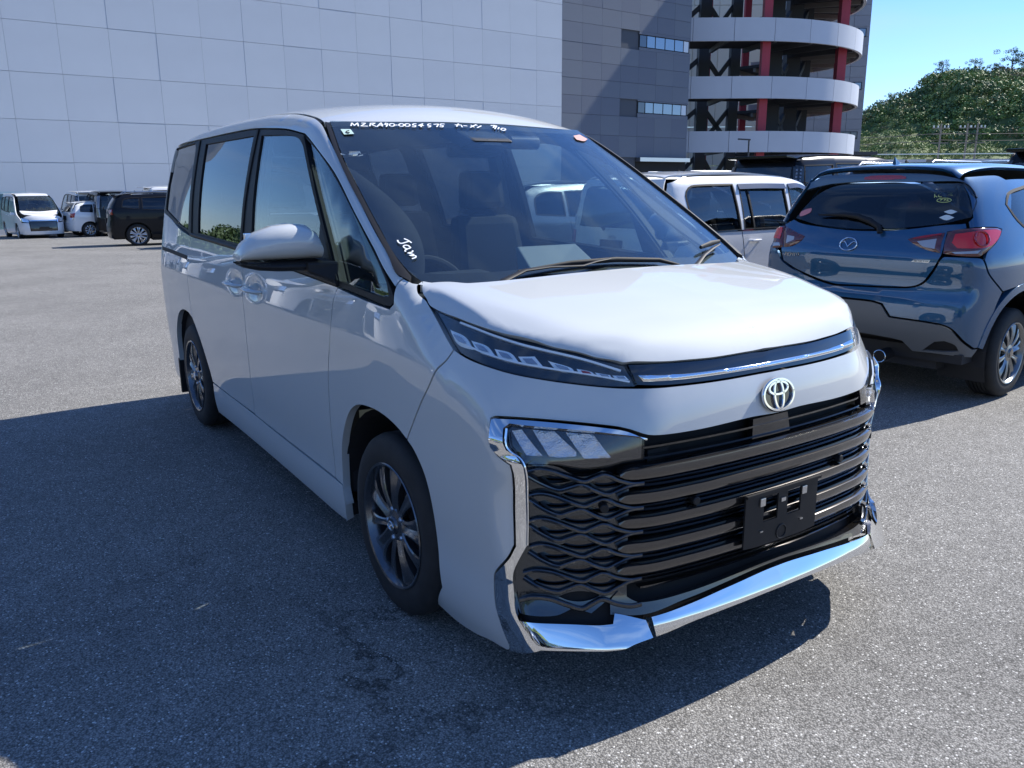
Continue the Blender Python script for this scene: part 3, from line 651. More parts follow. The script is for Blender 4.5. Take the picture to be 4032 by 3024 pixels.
panel('inner_trim_sun_block', van, DARK_IN, [(.15, 1.06), (.05, 1.22), (-.55, 1.57), (-.95, 1.72), (-1.3, 1.79), (-3.45, 1.79), (-3.60, 1.3), (-3.60, 1.12), (-.4, 1.06)], 'S', van_f, res=.08, holes=[shrink0(g, 1.03) for g in (g_r, g_s, g_f, g_t)], off=-.042, thick=.008, mirror=True)  # added backing that blocks sun slivers at the window gaps, shows as dark trim
# window sill mouldings
ribbon('belt_moulding', van, BLACKPL, [(-.39, 1.137), (-.826, 1.156), (-1.741, 1.190), (-2.70, 1.214)], 'S', van_f, [(-.009, -.004), (-.009, .006), (0, .010), (.009, .006), (.009, -.004)], mirror=True)
ribbon('door_seal', van, GASKET, [(-.40, 1.14), (-.53, 1.275), (-.675, 1.412), (-.89, 1.60), (-.99, 1.685)], 'S', van_f, [(-.010, -.01), (-.010, .004), (.010, .004), (.010, -.01)], mirror=True)
ribbon('door_seal', van, GASKET, [(-1.655, 1.205), (-1.665, 1.45), (-1.67, 1.755)], 'S', van_f, [(-.012, -.01), (-.012, .003), (.012, .003), (.012, -.01)], mirror=True)
ribbon('door_seal', van, GASKET, [(-2.70, 1.215), (-2.77, 1.5), (-2.82, 1.755)], 'S', van_f, [(-.012, -.01), (-.012, .003), (.012, .003), (.012, -.01)], mirror=True)
# side sheet metal
gdf = D['gap_door_front']; arr = D['arch_rest']
fender = [(-.386, 1.124), (-.147, 1.108), (.051, 1.098), (.074, 1.115), (.066, 1.15), (.058, 1.196), (.105, 1.176)]+D['fender_gap'][:-1]+[(.176, .688)]+arr[1:-1]+[(-.45, .34), (-.521, .345)]+list(reversed(gdf[1:8]))
panel('fender', van, W2, fender, 'S', van_f, res=.025, thick=.03, mirror=True)
gs = [(-1.63, 1.178), (-1.59, 1.045), (-1.57, .898), (-1.575, .70), (-1.585, .557), (-1.60, .365)]
fdoor = [(-.386, 1.126), (-.403, 1.098)]+gdf[2:8]+[(-.793, .350), (-1.286, .355), (-1.60, .360)]+list(reversed(gs[:-1]))+[(-.826, 1.144)]
panel('front_door', van, W2, fdoor, 'S', van_f, res=.03, thick=.03, mirror=True)
sdoor = gs+[(-2.05, .365), (-2.43, .370), (-2.50, .50), (-2.58, .60), (-2.66, .67), (-2.72, .715), (-2.73, .84), (-2.74, .985), (-2.74, 1.099), (-2.70, 1.203), (-2.2, 1.193)]
panel('sliding_door', van, W2, sdoor, 'S', van_f, res=.03, thick=.03, mirror=True)
ra = [(-2.72, .715), (-2.82, .738), (-2.95, .738), (-3.08, .705), (-3.18, .64), (-3.26, .55), (-3.31, .44), (-3.33, .32), (-3.34, .20)]
quarter = [(-2.70, 1.203), (-2.74, 1.099), (-2.74, .985), (-2.73, .84)]+ra+[(-3.45, .20), (-3.60, .22), (-3.70, .25), (-3.73, .8), (-3.72, 1.2), (-3.69, 1.34), (-3.56, 1.325), (-3.3, 1.29), (-3.01, 1.235)]
panel('quarter_panel', van, W2, quarter, 'S', van_f, res=.03, thick=.03, mirror=True)
panel('rocker', van, W2, [(-2.43, .366), (-2.40, .19), (-1.97, .195), (-1.35, .190), (-.86, .180), (-.60, .172), (-.455, .178), (-.435, .255), (-.447, .338), (-.521, .341), (-1.29, .352), (-1.6, .360)], 'S', van_f, res=.03, thick=.03, mirror=True)
ribbon('slide_rail', van, GASKET, [(-2.76, 1.075), (-3.1, 1.083), (-3.52, 1.088)], 'S', van_f, [(-.012, -.01), (-.012, .0015), (.012, .0015), (.012, -.01)], mirror=True)
for sgn in (1, -1): mf = MB(); mf.box((-3.36, sgn*.60, .12), (-3.33, sgn*.845, .36)); mf.build('mud_flap', BLACKPL, van, bevel=.006)
# tail
panel('tailgate', van, W2, [(-.70, .55), (.70, .55), (.72, 1.1), (.70, 1.28), (-.70, 1.28), (-.72, 1.1)], 'B', van_f, res=.08)
panel('rear_bumper', van, W2, [(-.78, .25), (.78, .25), (.78, .545), (-.78, .545)], 'B', van_f, res=.08)
panel('rear_window', van, G_DARK, [(-.66, 1.29), (.66, 1.29), (.60, 1.72), (-.60, 1.72)], 'B', van_f, res=.1, thick=.004)
panel('tail_lamp', van, REDL, [(-.705, .75), (-.735, .75), (-.735, 1.25), (-.715, 1.25)], 'B', van_f, res=.06, mirror=True)
# door handles
for xc in (-1.40, -1.72):
    for sgn in (-1, 1):
        P, N = surf([(xc-.10, 1.018), (xc-.03, 1.02), (xc+.05, 1.02), (xc+.105, 1.016)], 'S', van_f); P = P.copy(); P[:, 1] = -.867
        b = MB(); Q = [(xc-.105, -.852, 1.014), (xc-.095, -.876, 1.016), (xc-.05, -.893, 1.018), (xc+.03, -.895, 1.018), (xc+.085, -.882, 1.015), (xc+.10, -.852, 1.013)]
        b.tube([(q[0], q[1]*-sgn, q[2]) for q in Q], [.012, .016, .0175, .0175, .016, .012], 10, flat=.62)
        b.build('door_handle', WHITE, van, smooth=50)
# bumper
cho = D['chrome_out']
bw = [(0, .812), (.112, .815), (.277, .810), (.381, .811)]+cho+[(.761, .163), (.826, .148), (.90, .122), (1.0, .11), (1.112, .124)]
bw += list(reversed(D['arch_fW']))[1:]+list(reversed(D['bump_gap']))[1:-1]+D['lamp_low']+[(.375, .941), (.227, .938), (0, .939)]
bumper = bw+[(-a, b) for a, b in reversed(bw[1:-1])]
panel('front_bumper', van, W2, bumper, 'W', van_f, res=.022, thick=.028)
# chrome frame round the lower lamp and the grille corner: flat facets, tilted towards the sky along the top and the foot
def chrome_f(P):
    y, z = np.abs(P[..., 1]), P[..., 2]
    return van_f(P)-np.interp(z, [.17, .235, .325, .36, .78, .815, .885], [.012, .026, .004, .004, .004, .017, .001])*np.where(z < .4, np.clip((.86-y)/.22, .15, 1), 1.)
chi = D['chrome_in']
cl = cho[1:]+D['chrome_bot'][1:]+[(.437, .300)]+list(reversed(chi[:-1]))
panel('chrome_frame', van, CHROME, cl, 'W', chrome_f, res=.012, edge=.010, thick=.018, off=.004, mirror=True, corner=25, gap=.0035)
ribbon('chrome_bevel', van, CHROME, [(.749, .845), (.742, .800), (.706, .752), (.705, .65), (.705, .515)], 'W', chrome_f, [(-.003, -.01), (-.003, .006), (0, .009), (.003, .006), (.003, -.01)], mirror=True, step=.01)
def lip_f(P):
    z = P[..., 2]; return van_f(P)-np.interp(z, [.22, .262, .285, .345], [-.004, .012, .014, .004])
lipc = [(0, .336), (.2, .326), (.33, .314), (.430, .306), (.418, .247), (.334, .262), (.196, .270), (0, .273)]
panel('chrome_lip', van, CHROME, lipc+[(-a, b) for a, b in reversed(lipc[1:-1])], 'W', lip_f, res=.012, edge=.012, thick=.05, off=.004)
b = MB()
for i in range(24):
    pass
# upper lamp strip
def flat(n): return D[n]
lt = [q for q in D['lamp_top']]; lo = D['lamp_low']
lamp = lt+[D['garn_end'][1]]+list(reversed(lo[:-1]))+[D['lamp_rear'][1]]
panel('headlight_housing', van, PIANO, lamp, 'W', van_f, res=.03, off=-.022, thick=.02, mirror=True)
drl = [D['drl'][i:i+4] for i in range(0, 32, 4)]
LG = mat('light_guide', (.93, .95, .97), .2, 0., coat=1.)
CELL = mat('lamp_cell', (.34, .38, .45), .15, .5, coat=1.)
for sgn in (1, -1):
    for q in drl:
        panel('lamp_segment', van, LG, q, (lambda s_: (lambda u, v: (lambda o_d: (o_d[0]*[1, s_, 1], o_d[1]*[1, s_, 1]))(ch_W(u, v))))(sgn), van_f, res=.012, edge=.008, off=-.016, thick=.006, dome=(.006, .006), gap=.001)
        Z = np.array(q); c_ = Z.mean(0); Zi = c_+(Z-c_)*[.52, .45]
        panel('lamp_cell', van, CELL if q is not drl[5] else REDL, [tuple(z) for z in Zi], (lambda s_: (lambda u, v: (lambda o_d: (o_d[0]*[1, s_, 1], o_d[1]*[1, s_, 1]))(ch_W(u, v))))(sgn), van_f, res=.03, off=-.0075, thick=.003, gap=0)
gl = [(.988, 1.092), (.90, 1.081), (.80, 1.065), (.70, 1.047), (.60, 1.024), (.50, .992)]
ribbon('light_guide', van, LG, gl, 'W', van_f, [(-.003, -.02), (-.003, -.008), (.003, -.008), (.003, -.02)], mirror=True)
gl2 = [(.93, 1.038), (.85, 1.024), (.75, 1.010), (.65, .995), (.55, .978), (.478, .962)]
ribbon('light_guide', van, LG, gl2, 'W', van_f, [(-.0025, -.02), (-.0025, -.008), (.0025, -.008), (.0025, -.02)], mirror=True)
panel('headlight_lens', van, LENS, lamp, 'W', van_f, res=.03, off=-.002, thick=.001, mirror=True, gap=.003)
# dark garnish and chrome strip between the lamps
gt = [(.49, 1.006), (.439, 1.012)]
gtop = D['garn_top']; glow = D['garn_low']
gar = [(0, gtop[-3][1])]+[(a, b) for a, b in reversed(gtop) if a > .02]+[(.462, .950)]+[(a, b) for a, b in glow if a > .06 and a < .45]+[(0, .939)]
panel('garnish', van, PIANO, gar+[(-a, b) for a, b in reversed(gar[1:-1])], 'W', van_f, res=.02, off=-.006, thick=.012)
stt = [(0, .9655), (.179, .966), (.337, .969), (.457, .978), (.444, .960), (.339, .9545), (.138, .953), (0, .953)]
panel('chrome_strip', van, CHROME, stt+[(-a, b) for a, b in reversed(stt[1:-1])], 'W', van_f, res=.006, edge=.012, off=-.004, thick=.012, dome=(.006, .007), gap=0)
# lower lamp
hb = chi[:11]+list(reversed(D['hl_bezel']))[:-1]+[(.444, .811)]
panel('headlight_housing', van, mat('smoked_lamp_bezel', (.022, .018, .018), .12, coat=1.), hb, 'W', van_f, res=.025, off=-.018, thick=.02, mirror=True, gap=.001)
bl = D['blades']
REFL = mat('lamp_reflector_ribbed', (.70, .74, .82), .14, .95, bump=(220, 1., .006))
for q in (bl[0:4], bl[4:10], bl[10:14]):
    panel('lamp_reflector', van, REFL, q, 'W', van_f, res=.010, edge=.008, off=-.012, thick=.006, mirror=True, gap=0, offfn=lambda V: .0035*np.sin(V[:, 0]*520+V[:, 1]*260))
panel('headlight_lens', van, LENS, hb, 'W', van_f, res=.03, off=0., thick=.001, mirror=True, gap=.002)
# grille
panel('grille_backing', van, mat('grille_void', (.004, .004, .005), .8), [(-.70, .30), (.70, .30), (.73, .38), (.69, .55), (.70, .75), (.55, .84), (-.55, .84), (-.70, .75), (-.69, .55), (-.73, .38)], 'W', van_f, res=.08, off=-.06, thick=.004)
bar_prof = [(-.0178, -.045), (-.0178, -.002), (-.014, .002), (.0, .005), (.013, .003), (.0178, -.006), (.0178, -.045)]
zb = [.7165, .646, .5745, .501, .4345]
for z0 in zb:
    L = [(.505, z0), (.48, z0), (.42, z0), (.3, z0+.001), (.15, z0+.002), (0, z0+.002)]; L = L+[(-a, b) for a, b in reversed(L[:-1])]
    n_ = 1
    ribbon('grille_bar', van, GRILLE, L, 'W', van_f, [(u, h+.004) for u, h in bar_prof], taper=lambda t: min(1., .25+math.sqrt(max(0., min(t, 1-t)))*4.2))
for z0 in (.682, .611, .540, .4695, .398):
    for dz in (.0055, -.0055):
        L = [(.472, z0+dz*.6), (.40, z0+dz), (.2, z0+dz), (0, z0+dz)]; L = L+[(-a, b) for a, b in reversed(L[:-1])]
        ribbon('grille_slat', van, GRILLE2, L, 'W', van_f, [(-.0042, -.04), (-.0042, -.012), (.0042, -.008), (.0042, -.04)])
for z0 in (.782, .752, .372):
    L = [(.44, z0), (.2, z0), (0, z0)]; L = L+[(-a, b) for a, b in reversed(L[:-1])]
    ribbon('grille_slat', van, PIANO, L, 'W', van_f, [(-.003, -.05), (-.003, -.022), (.003, -.020), (.003, -.05)])
panel('radar_cover', van, PIANO, [(-.085, .742), (.085, .742), (.078, .808), (-.078, .808)], 'W', van_f, off=-.022, thick=.02)
panel('grille_lower_trim', van, GRILLE, [(0, .352), (.44, .340), (.50, .377), (.520, .352), (.521, .312), (.437, .303), (.33, .316), (0, .338)]+[(-.33, .316), (-.437, .303), (-.521, .312), (-.520, .352), (-.50, .377), (-.44, .340)], 'W', van_f, res=.02, off=-.006, thick=.04)
panel('grille_sun_block', van, MATS['grille_void'], [(.47, .29), (.50, .272), (.72, .272), (.755, .33), (.76, .40), (.735, .46), (.70, .40), (.47, .36)], 'W', van_f, res=.04, off=-.022, thick=.01, mirror=True)  # dark panel added below the mesh to shut out leaking sun
wave_prof = [(-.0075, -.03), (-.0075, -.006), (-.0045, -.001), (.0025, .002), (.0055, .0), (.0075, -.007), (.0075, -.03)]
holes_ = []
wpitch = lambda u: float(np.interp(u, [.45, .58, .70], [.0705, .0735, .076]))
LENSC = ((.646, .7045), (.533, .688), (.588, .658))
def lens(uc, zc, w=.047, h=.0135): return [(uc-w, zc), (uc-w*.55, zc+h*.72), (uc, zc+h), (uc+w*.55, zc+h*.72), (uc+w, zc), (uc+w*.55, zc-h*.72), (uc, zc-h), (uc-w*.55, zc-h*.72)]
for k in range(6):
    for (uc, zc) in LENSC:
        z1 = zc-wpitch(uc)*k
        if z1 > .335: holes_.append(lens(uc, z1))
panel('grille_mesh', van, GRILLE2, [(.478, .345), (.50, .372), (.525, .35), (.56, .32), (.60, .335), (.64, .315), (.72, .315), (.745, .375), (.748, .42), (.725, .51), (.722, .65), (.722, .735), (.69, .752), (.64, .744), (.60, .715), (.575, .712), (.54, .728), (.51, .712), (.478, .698)], 'W', van_f, res=.014, edge=.007, holes=holes_, off=-.012, thick=.03, mirror=True, gap=0)
for k in range(6):
    dz = -.0705*k
    a_ = [(.700, .731), (.675, .738), (.654, .733), (.615, .714), (.582, .700), (.56, .709), (.537, .717), (.505, .700), (.472, .687), (.445, .686)]
    b_ = [(.700, .718), (.668, .692), (.638, .675), (.61, .684), (.588, .690), (.556, .671), (.529, .659), (.50, .671), (.472, .683), (.445, .685)]
    for w_ in (a_, b_):
        Z = [(u+(.004 if k < 4 else .014 if k == 4 else .02)*(u > .66), z-wpitch(u)*k) for u, z in w_]
        if k == 5 and w_ is b_: continue
        ribbon('grille_wave', van, GRILLE2, Z, 'W', van_f, wave_prof, mirror=True, step=.008)
for k in range(6):
    for (uc, zc) in LENSC:
        z1 = zc-wpitch(uc)*k
        if z1 < .335: continue
        panel('grille_insert', van, PIANO, [(uc-.047, z1), (uc-.026, z1+.010), (uc, z1+.0135), (uc+.026, z1+.010), (uc+.047, z1), (uc+.026, z1-.010), (uc, z1-.0135), (uc-.026, z1-.010)], 'W', van_f, res=.03, off=-.030, thick=.004, mirror=True)
for u_, z_ in ((.537, .621), (.300, .608), (-.300, .608), (-.537, .621)):
    P, N = surf([(u_, z_)], 'W', van_f); P, N = P[0], N[0]
    b = MB(); b.tube([P-N*.03, P+N*.004, P+N*.006], [.0125, .0125, .010], 20); b.build('parking_sensor', BLACKPL, van, smooth=30)
# emblem
def plane_axes(N):
    ax = np.cross([0, 0, 1.], N); ax /= np.linalg.norm(ax); return ax, np.cross(N, ax)
P, N = surf([(0., .870)], 'F', van_f); P, N = P[0], N[0]; ax, up = plane_axes(N)
b = MB(); k = 40
b.prism([P+N*.000+ax*.066*math.cos(t)+up*.046*math.sin(t) for t in np.linspace(0, 2*math.pi, k, endpoint=False)], N*.006); emb = b.build('emblem', PIANO, van, smooth=40)
b = MB(); c_ = P+N*.009
toyota_rings(b, c_, ax, up, .066, .0062, N); b.build('emblem_ring', CHROME, emb, smooth=60)
# plate bracket
def plate_f(P): return (P[..., 0]-.978+.06*P[..., 1]**2)
o_ = [(-.168, .598), (.168, .598), (.168, .425), (.10, .420), (-.10, .420), (-.168, .425)]
h1 = [(-.082, .575), (-.025, .575), (-.025, .502), (-.082, .502)]; h2 = [(a+.107, b) for a, b in h1]; h3 = [(.0, .475), (.018, .466), (.022, .447), (.012, .434), (-.012, .434), (-.022, .447), (-.018, .466)]
panel('plate_bracket', van, BLACKPL, o_, 'F', plate_f, holes=[h1, h2], thick=.006, res=.05)
pb = van.children[-1]
b = MB(); b.tube([(.979, .022*math.cos(t), .450+.022*math.sin(t)) for t in np.linspace(0, 2*math.pi, 21)], .0022, 6, cap=False); b.box((.976, -.168, .59), (.986, .168, .598)); b.build('bracket_ridge', BLACKPL, pb, smooth=40)
for y_, z_ in ((-.095, .565), (.095, .565)):
    b = MB(); b.box((.977, y_-.011, z_-.013), (.983, y_+.011, z_+.013)); b.build('bracket_clip', SATIN, pb, bevel=.002)
b = MB(); b.box((.977, -.01, .548), (.981, .01, .560)); b.box((.977, -.098, .468), (.981, -.086, .472)); b.box((.977, .086, .468), (.981, .098, .472)); b.build('bracket_mark', SATIN, pb)
# wheels
for (x_, y_) in ((0, -.847), (-2.87, -.847), (0, .847), (-2.87, .847)):
    make_wheel('wheel', van, (x_, y_, .326), side=-1 if y_ < 0 else 1, emblem=True)
# wheel wells and floor
for xc, R0 in ((-.03, .43), (-2.92, .43)):
    for sgn in (-1, 1):
        b = MB(); n = 20; V = []; F = []
        for i in range(n+1):
            a = math.pi*i/n; X = xc+R0*math.cos(a); Z = .30+R0*math.sin(a)
            V += [(X, sgn*.83, Z), (X, sgn*.50, Z)]
        for i in range(n): F.append((2*i, 2*i+1, 2*i+3, 2*i+2))
        F.append(tuple(2*i+1 for i in range(n+1))); b.add(V, F); b.build('wheel_well', DARK_IN, van)
b = MB(); b.box((-3.65, -.78, .20), (-3.35, .78, .25)); b.box((-2.45, -.80, .19), (-.48, .80, .24)); b.box((-3.35, -.5, .22), (.85, .5, .27)); b.box((.45, -.74, .20), (.72, .74, .24)); b.box((.66, -.48, .245), (.895, .48, .28)); b.build('underbody', DARK_IN, van)
b = MB(); b.box((.36, -.66, .28), (.70, .66, .80)); b.box((.60, -.45, .27), (.86, .45, .76)); b.build('bumper_sun_block', DARK_IN, van)  # unseen boxes added to stop sun leaking through the grille openings
ut = [(.30, .78), (.62, .755), (.74, .70), (.80, .60), (.845, .48), (.885, .3), (.90, 0)]; ut = ut+[(x, -y) for x, y in reversed(ut[:-1])]
b = MB(); b.prism([(x, y, .262) for x, y in ut], (0, 0, .012)); b.build('sun_block_tray', DARK_IN, van)  # flat tray added out of sight to close a sun leak under the nose
# mirrors
for sgn in (-1, 1):
    b = MB(); rows = []
    Y = [.862, .875, .905, .96, 1.02, 1.08, 1.12, 1.142]; zt = [1.290, 1.325, 1.348, 1.353, 1.345, 1.322, 1.290, 1.252]; zc = 1.228
    def shell(zlo, zhi, xf, name, m_, k=14):
        V = []; F = []
        for i, y in enumerate(Y):
            for j in range(k):
                a = math.pi*j/(k-1); h = (zhi[i]-zlo[i])/2; c0 = (zhi[i]+zlo[i])/2
                s_ = max(0., math.sin(a))**.55; q_ = math.cos(a)
                X = -.565+(.125-.05*abs(i/7-.35)**1.6*2)*s_*xf-.05*(i/7)
                V.append((X, sgn*y, c0+h*q_))
            V.append((-.60-.05*(i/7), sgn*y, zhi[i]-.01)); V.append((-.60-.05*(i/7), sgn*y, zlo[i]+.01))
        kk = k+2
        for i in range(len(Y)-1):
            L = list(range(k))+[k+1, k]
            for j in range(kk): F.append((i*kk+L[j], i*kk+L[(j+1) % kk], (i+1)*kk+L[(j+1) % kk], (i+1)*kk+L[j]))
        F += [tuple(L), tuple((len(Y)-1)*kk+q for q in reversed(L))]
        q = MB(); q.add(V, F); return q.build(name, m_, van, smooth=45)
    shell([1.222]*8, zt, 1., 'mirror_cap', WHITE)
    shell([1.192, 1.186, 1.180, 1.178, 1.180, 1.186, 1.196, 1.207], [1.2205]*8, .96, 'mirror_housing', BLACKPL)
    b = MB(); b.hexa([(-.40, sgn*.835, 1.135), (-.56, sgn*.835, 1.14), (-.56, sgn*.93, 1.180), (-.45, sgn*.93, 1.178), (-.42, sgn*.82, 1.215), (-.60, sgn*.82, 1.22), (-.56, sgn*.93, 1.214), (-.45, sgn*.93, 1.214)])
    b.build('mirror_arm', BLACKPL, van, bevel=.008)
    b = MB(); b.hexa([(-.39, sgn*.845, 1.150), (-.60, sgn*.845, 1.158), (-.60, sgn*.838, 1.158), (-.39, sgn*.838, 1.150), (-.63, sgn*.795, 1.375), (-.66, sgn*.79, 1.375), (-.66, sgn*.785, 1.375), (-.63, sgn*.79, 1.375)])
    b.build('mirror_base', BLACKPL, van)
    b = MB(); b.box((-.60, sgn*.90, 1.235), (-.612, sgn*1.11, 1.32)); b.build('mirror_glass', CHROME, van, bevel=.004)
    b = MB(); b.hexa([(-.55, sgn*1.146, 1.216), (-.50, sgn*1.13, 1.212), (-.46, sgn*1.06, 1.213), (-.56, sgn*1.06, 1.213), (-.55, sgn*1.146, 1.226), (-.50, sgn*1.13, 1.224), (-.46, sgn*1.06, 1.221), (-.56, sgn*1.06, 1.221)]); b.build('indicator_lens', LENS, van)
# wipers
def at_ws(pts, off): return surf(pts, 'T', gw_f, off)[0]
wpr = at_ws([(.235, -.57), (.195, -.50), (.172, -.40), (.178, -.30), (.195, -.17), (.182, -.10), (.175, -.03)], .016)
b = MB(); b.tube(wpr, [.015, .015, .012, .009, .007, .006, .006], 8, flat=.5); b.build('wiper_arm', BLACKPL, van, smooth=50)
wbl = at_ws([(.165, -.42), (.168, -.2), (.175, 0.), (.186, .2), (.212, .28)], .010)
b = MB(); b.tube(wbl, [.004, .007, .008, .007, .004], 8, flat=1.2); b.build('wiper_blade', GASKET, van, smooth=50)
wpr = at_ws([(.240, .27), (.218, .36), (.15, .47), (.092, .58), (.055, .655)], .018)
b = MB(); b.tube(wpr, [.013, .011, .009, .008, .006], 8, flat=.5); b.build('wiper_arm', BLACKPL, van, smooth=50)
wpr = at_ws([(.10, .50), (.06, .60), (.03, .68)], .018); b = MB(); b.tube(wpr, [.006, .009, .006], 8, flat=1.3); b.build('wiper_blade', GASKET, van, smooth=50)
# writing on the windscreen
tk = sorted(k for k in D if k.startswith('txt'))
strokes('marker_writing', van, WHITEINK, [D[k] for k in tk], 'T', gw_f, w=.0055)
strokes('marker_writing', van, WHITEINK, [D['jam%d' % i] for i in range(4)], 'T', gw_f, w=.0052)
PALEG = mat('pale_green_sticker', (.50, .66, .60), .5)
panel('sticker', van, PALEG, D['stick'], 'T', gw_f, off=.0008, thick=.0006, gap=0)
strokes('sticker_number', van, GASKET, [D['six']], 'T', gw_f, w=.004, off=.0016)
panel('sticker', van, mat('faded_red_sticker', (.55, .30, .26), .5), D['oval'], 'T', gw_f, off=.0008, thick=.0006, gap=0)
# cabin
b = MB()
dash = [(.16, 1.075), (.02, 1.10), (-.18, 1.105), (-.30, 1.085), (-.36, 1.02), (-.36, .80), (.16, .80)]
b.prism([(x, -.70, z) for x, z in dash], (0, 1.40, 0)); b.build('dashboard', DASH, van, bevel=.015)
b = MB(); b.bar((-.05, -.74, 1.106), (-.10, .02, 1.112), .012, .006); b.build('dash_trim', SATIN, van)
b = MB(); b.hexa([(-.30, -.10, 1.10), (-.12, -.12, 1.10), (-.10, .24, 1.10), (-.30, .24, 1.10), (-.36, -.08, 1.235), (-.345, -.08, 1.24), (-.345, .22, 1.24), (-.36, .22, 1.235)]); b.build('display_screen', mat('screen_back', (.22, .25, .25), .5), van, bevel=.006)
b = MB(); b.hexa([(-.40, -.52, 1.09), (-.15, -.56, 1.09), (-.15, -.20, 1.09), (-.40, -.20, 1.09), (-.38, -.50, 1.16), (-.22, -.50, 1.15), (-.22, -.24, 1.15), (-.38, -.24, 1.16)]); b.build('instrument_hood', DASH, van, bevel=.02)
b = MB(); c0 = np.array([-.55, -.37, 1.02]); th = R_(25)
b.tube([c0+.185*np.array([math.sin(th)*math.sin(t)*-1, math.cos(t), math.cos(th)*math.sin(t)]) for t in np.linspace(0, 2*math.pi, 41)], .016, 8, cap=False)
b.bar(c0+[0, -.17, 0], c0+[0, .17, 0], .05, .02); b.build('steering_wheel', INTER, van, smooth=40)
def seat(x, y, w=.48):
    s = MB(); s.hexa([(x+.28, y-w/2, .62), (x+.28, y+w/2, .62), (x-.25, y+w/2, .58), (x-.25, y-w/2, .58), (x+.30, y-w/2, .78), (x+.30, y+w/2, .78), (x-.25, y+w/2, .74), (x-.25, y-w/2, .74)])
    s.build('seat', INTER, van, bevel=.04)
    s = MB(); s.hexa([(x-.18, y-w/2, .72), (x-.18, y+w/2, .72), (x-.32, y+w/2, .72), (x-.32, y-w/2, .72), (x-.34, y-w/2+.05, 1.33), (x-.34, y+w/2-.05, 1.33), (x-.44, y+w/2-.05, 1.33), (x-.44, y-w/2+.05, 1.33)])
    s.build('seat_back', INTER, van, bevel=.045)
    s = MB(); s.hexa([(x-.35, y-.13, 1.36), (x-.35, y+.13, 1.36), (x-.45, y+.13, 1.36), (x-.45, y-.13, 1.36), (x-.38, y-.115, 1.56), (x-.38, y+.115, 1.56), (x-.47, y+.115, 1.56), (x-.47, y-.115, 1.56)])
    s.build('headrest', INTER, van, bevel=.04)
for (x, y) in ((-.95, -.37), (-.95, .37), (-1.95, -.37), (-1.95, .37), (-2.85, -.37), (-2.85, .37)): seat(x, y)
b = MB(); b.tube([(-.80, -.13, 1.635), (-.80, .13, 1.635)], .034, 10, flat=.5); b.box((-.79, -.14, 1.605), (-.82, .14, 1.665)); b.build('rear_view_mirror', INTER, van, bevel=.015)
b = MB(); b.hexa([(-.70, -.13, 1.64), (-.70, .13, 1.64), (-.90, .13, 1.70), (-.90, -.13, 1.70), (-.64, -.10, 1.67), (-.64, .10, 1.67), (-.88, .13, 1.76), (-.88, -.13, 1.76)]); b.build('camera_housing', DASH, van, bevel=.01)
b = MB(); b.hexa([(-.655, -.05, 1.655), (-.655, .055, 1.655), (-.70, .055, 1.655), (-.70, -.05, 1.655), (-.65, -.02, 1.675), (-.65, .02, 1.675), (-.69, .02, 1.68), (-.69, -.02, 1.68)]); b.build('camera_lens', SATIN, van)
b = MB(); b.tube([(-.75, .15, 1.672), (-.75, .30, 1.672)], .030, 14); b.build('dash_camera', mat('grey_camera', (.12, .12, .13), .3, .4), van, smooth=40)
b = MB(); b.box((-3.4, -.56, 1.735), (-1.12, .56, 1.745)); b.build('headliner', mat('headliner_cloth', (.16, .16, .165), .9), van)
for sgn in (-1, 1):
    b = MB(); b.hexa([(.0, sgn*.775, 1.17), (-.12, sgn*.79, 1.16), (-.12, sgn*.80, 1.16), (.0, sgn*.79, 1.17), (-.70, sgn*.68, 1.58), (-.75, sgn*.68, 1.58), (-.75, sgn*.69, 1.58), (-.70, sgn*.69, 1.58)])
    b.build('pillar_trim', mat('pillar_cover', (.42, .46, .40), .7), van, bevel=.004)
    b = MB(); b.box((-.45, sgn*.76, .30), (-3.4, sgn*.80, 1.12)); b.build('door_trim', INTER, van)
    b = MB(); b.hexa([(-1.60, sgn*.74, 1.1), (-1.72, sgn*.74, 1.1), (-1.72, sgn*.78, 1.1), (-1.60, sgn*.78, 1.1), (-1.66, sgn*.62, 1.78), (-1.74, sgn*.62, 1.78), (-1.74, sgn*.66, 1.78), (-1.66, sgn*.66, 1.78)]); b.build('pillar_trim', mat('headliner_cloth'), van)
b = MB(); b.box((.15, -.72, .3), (.10, .72, 1.12)); b.box((-3.3, -.75, .29), (.1, .75, .31)); b.build('bulkhead', DARK_IN, van)

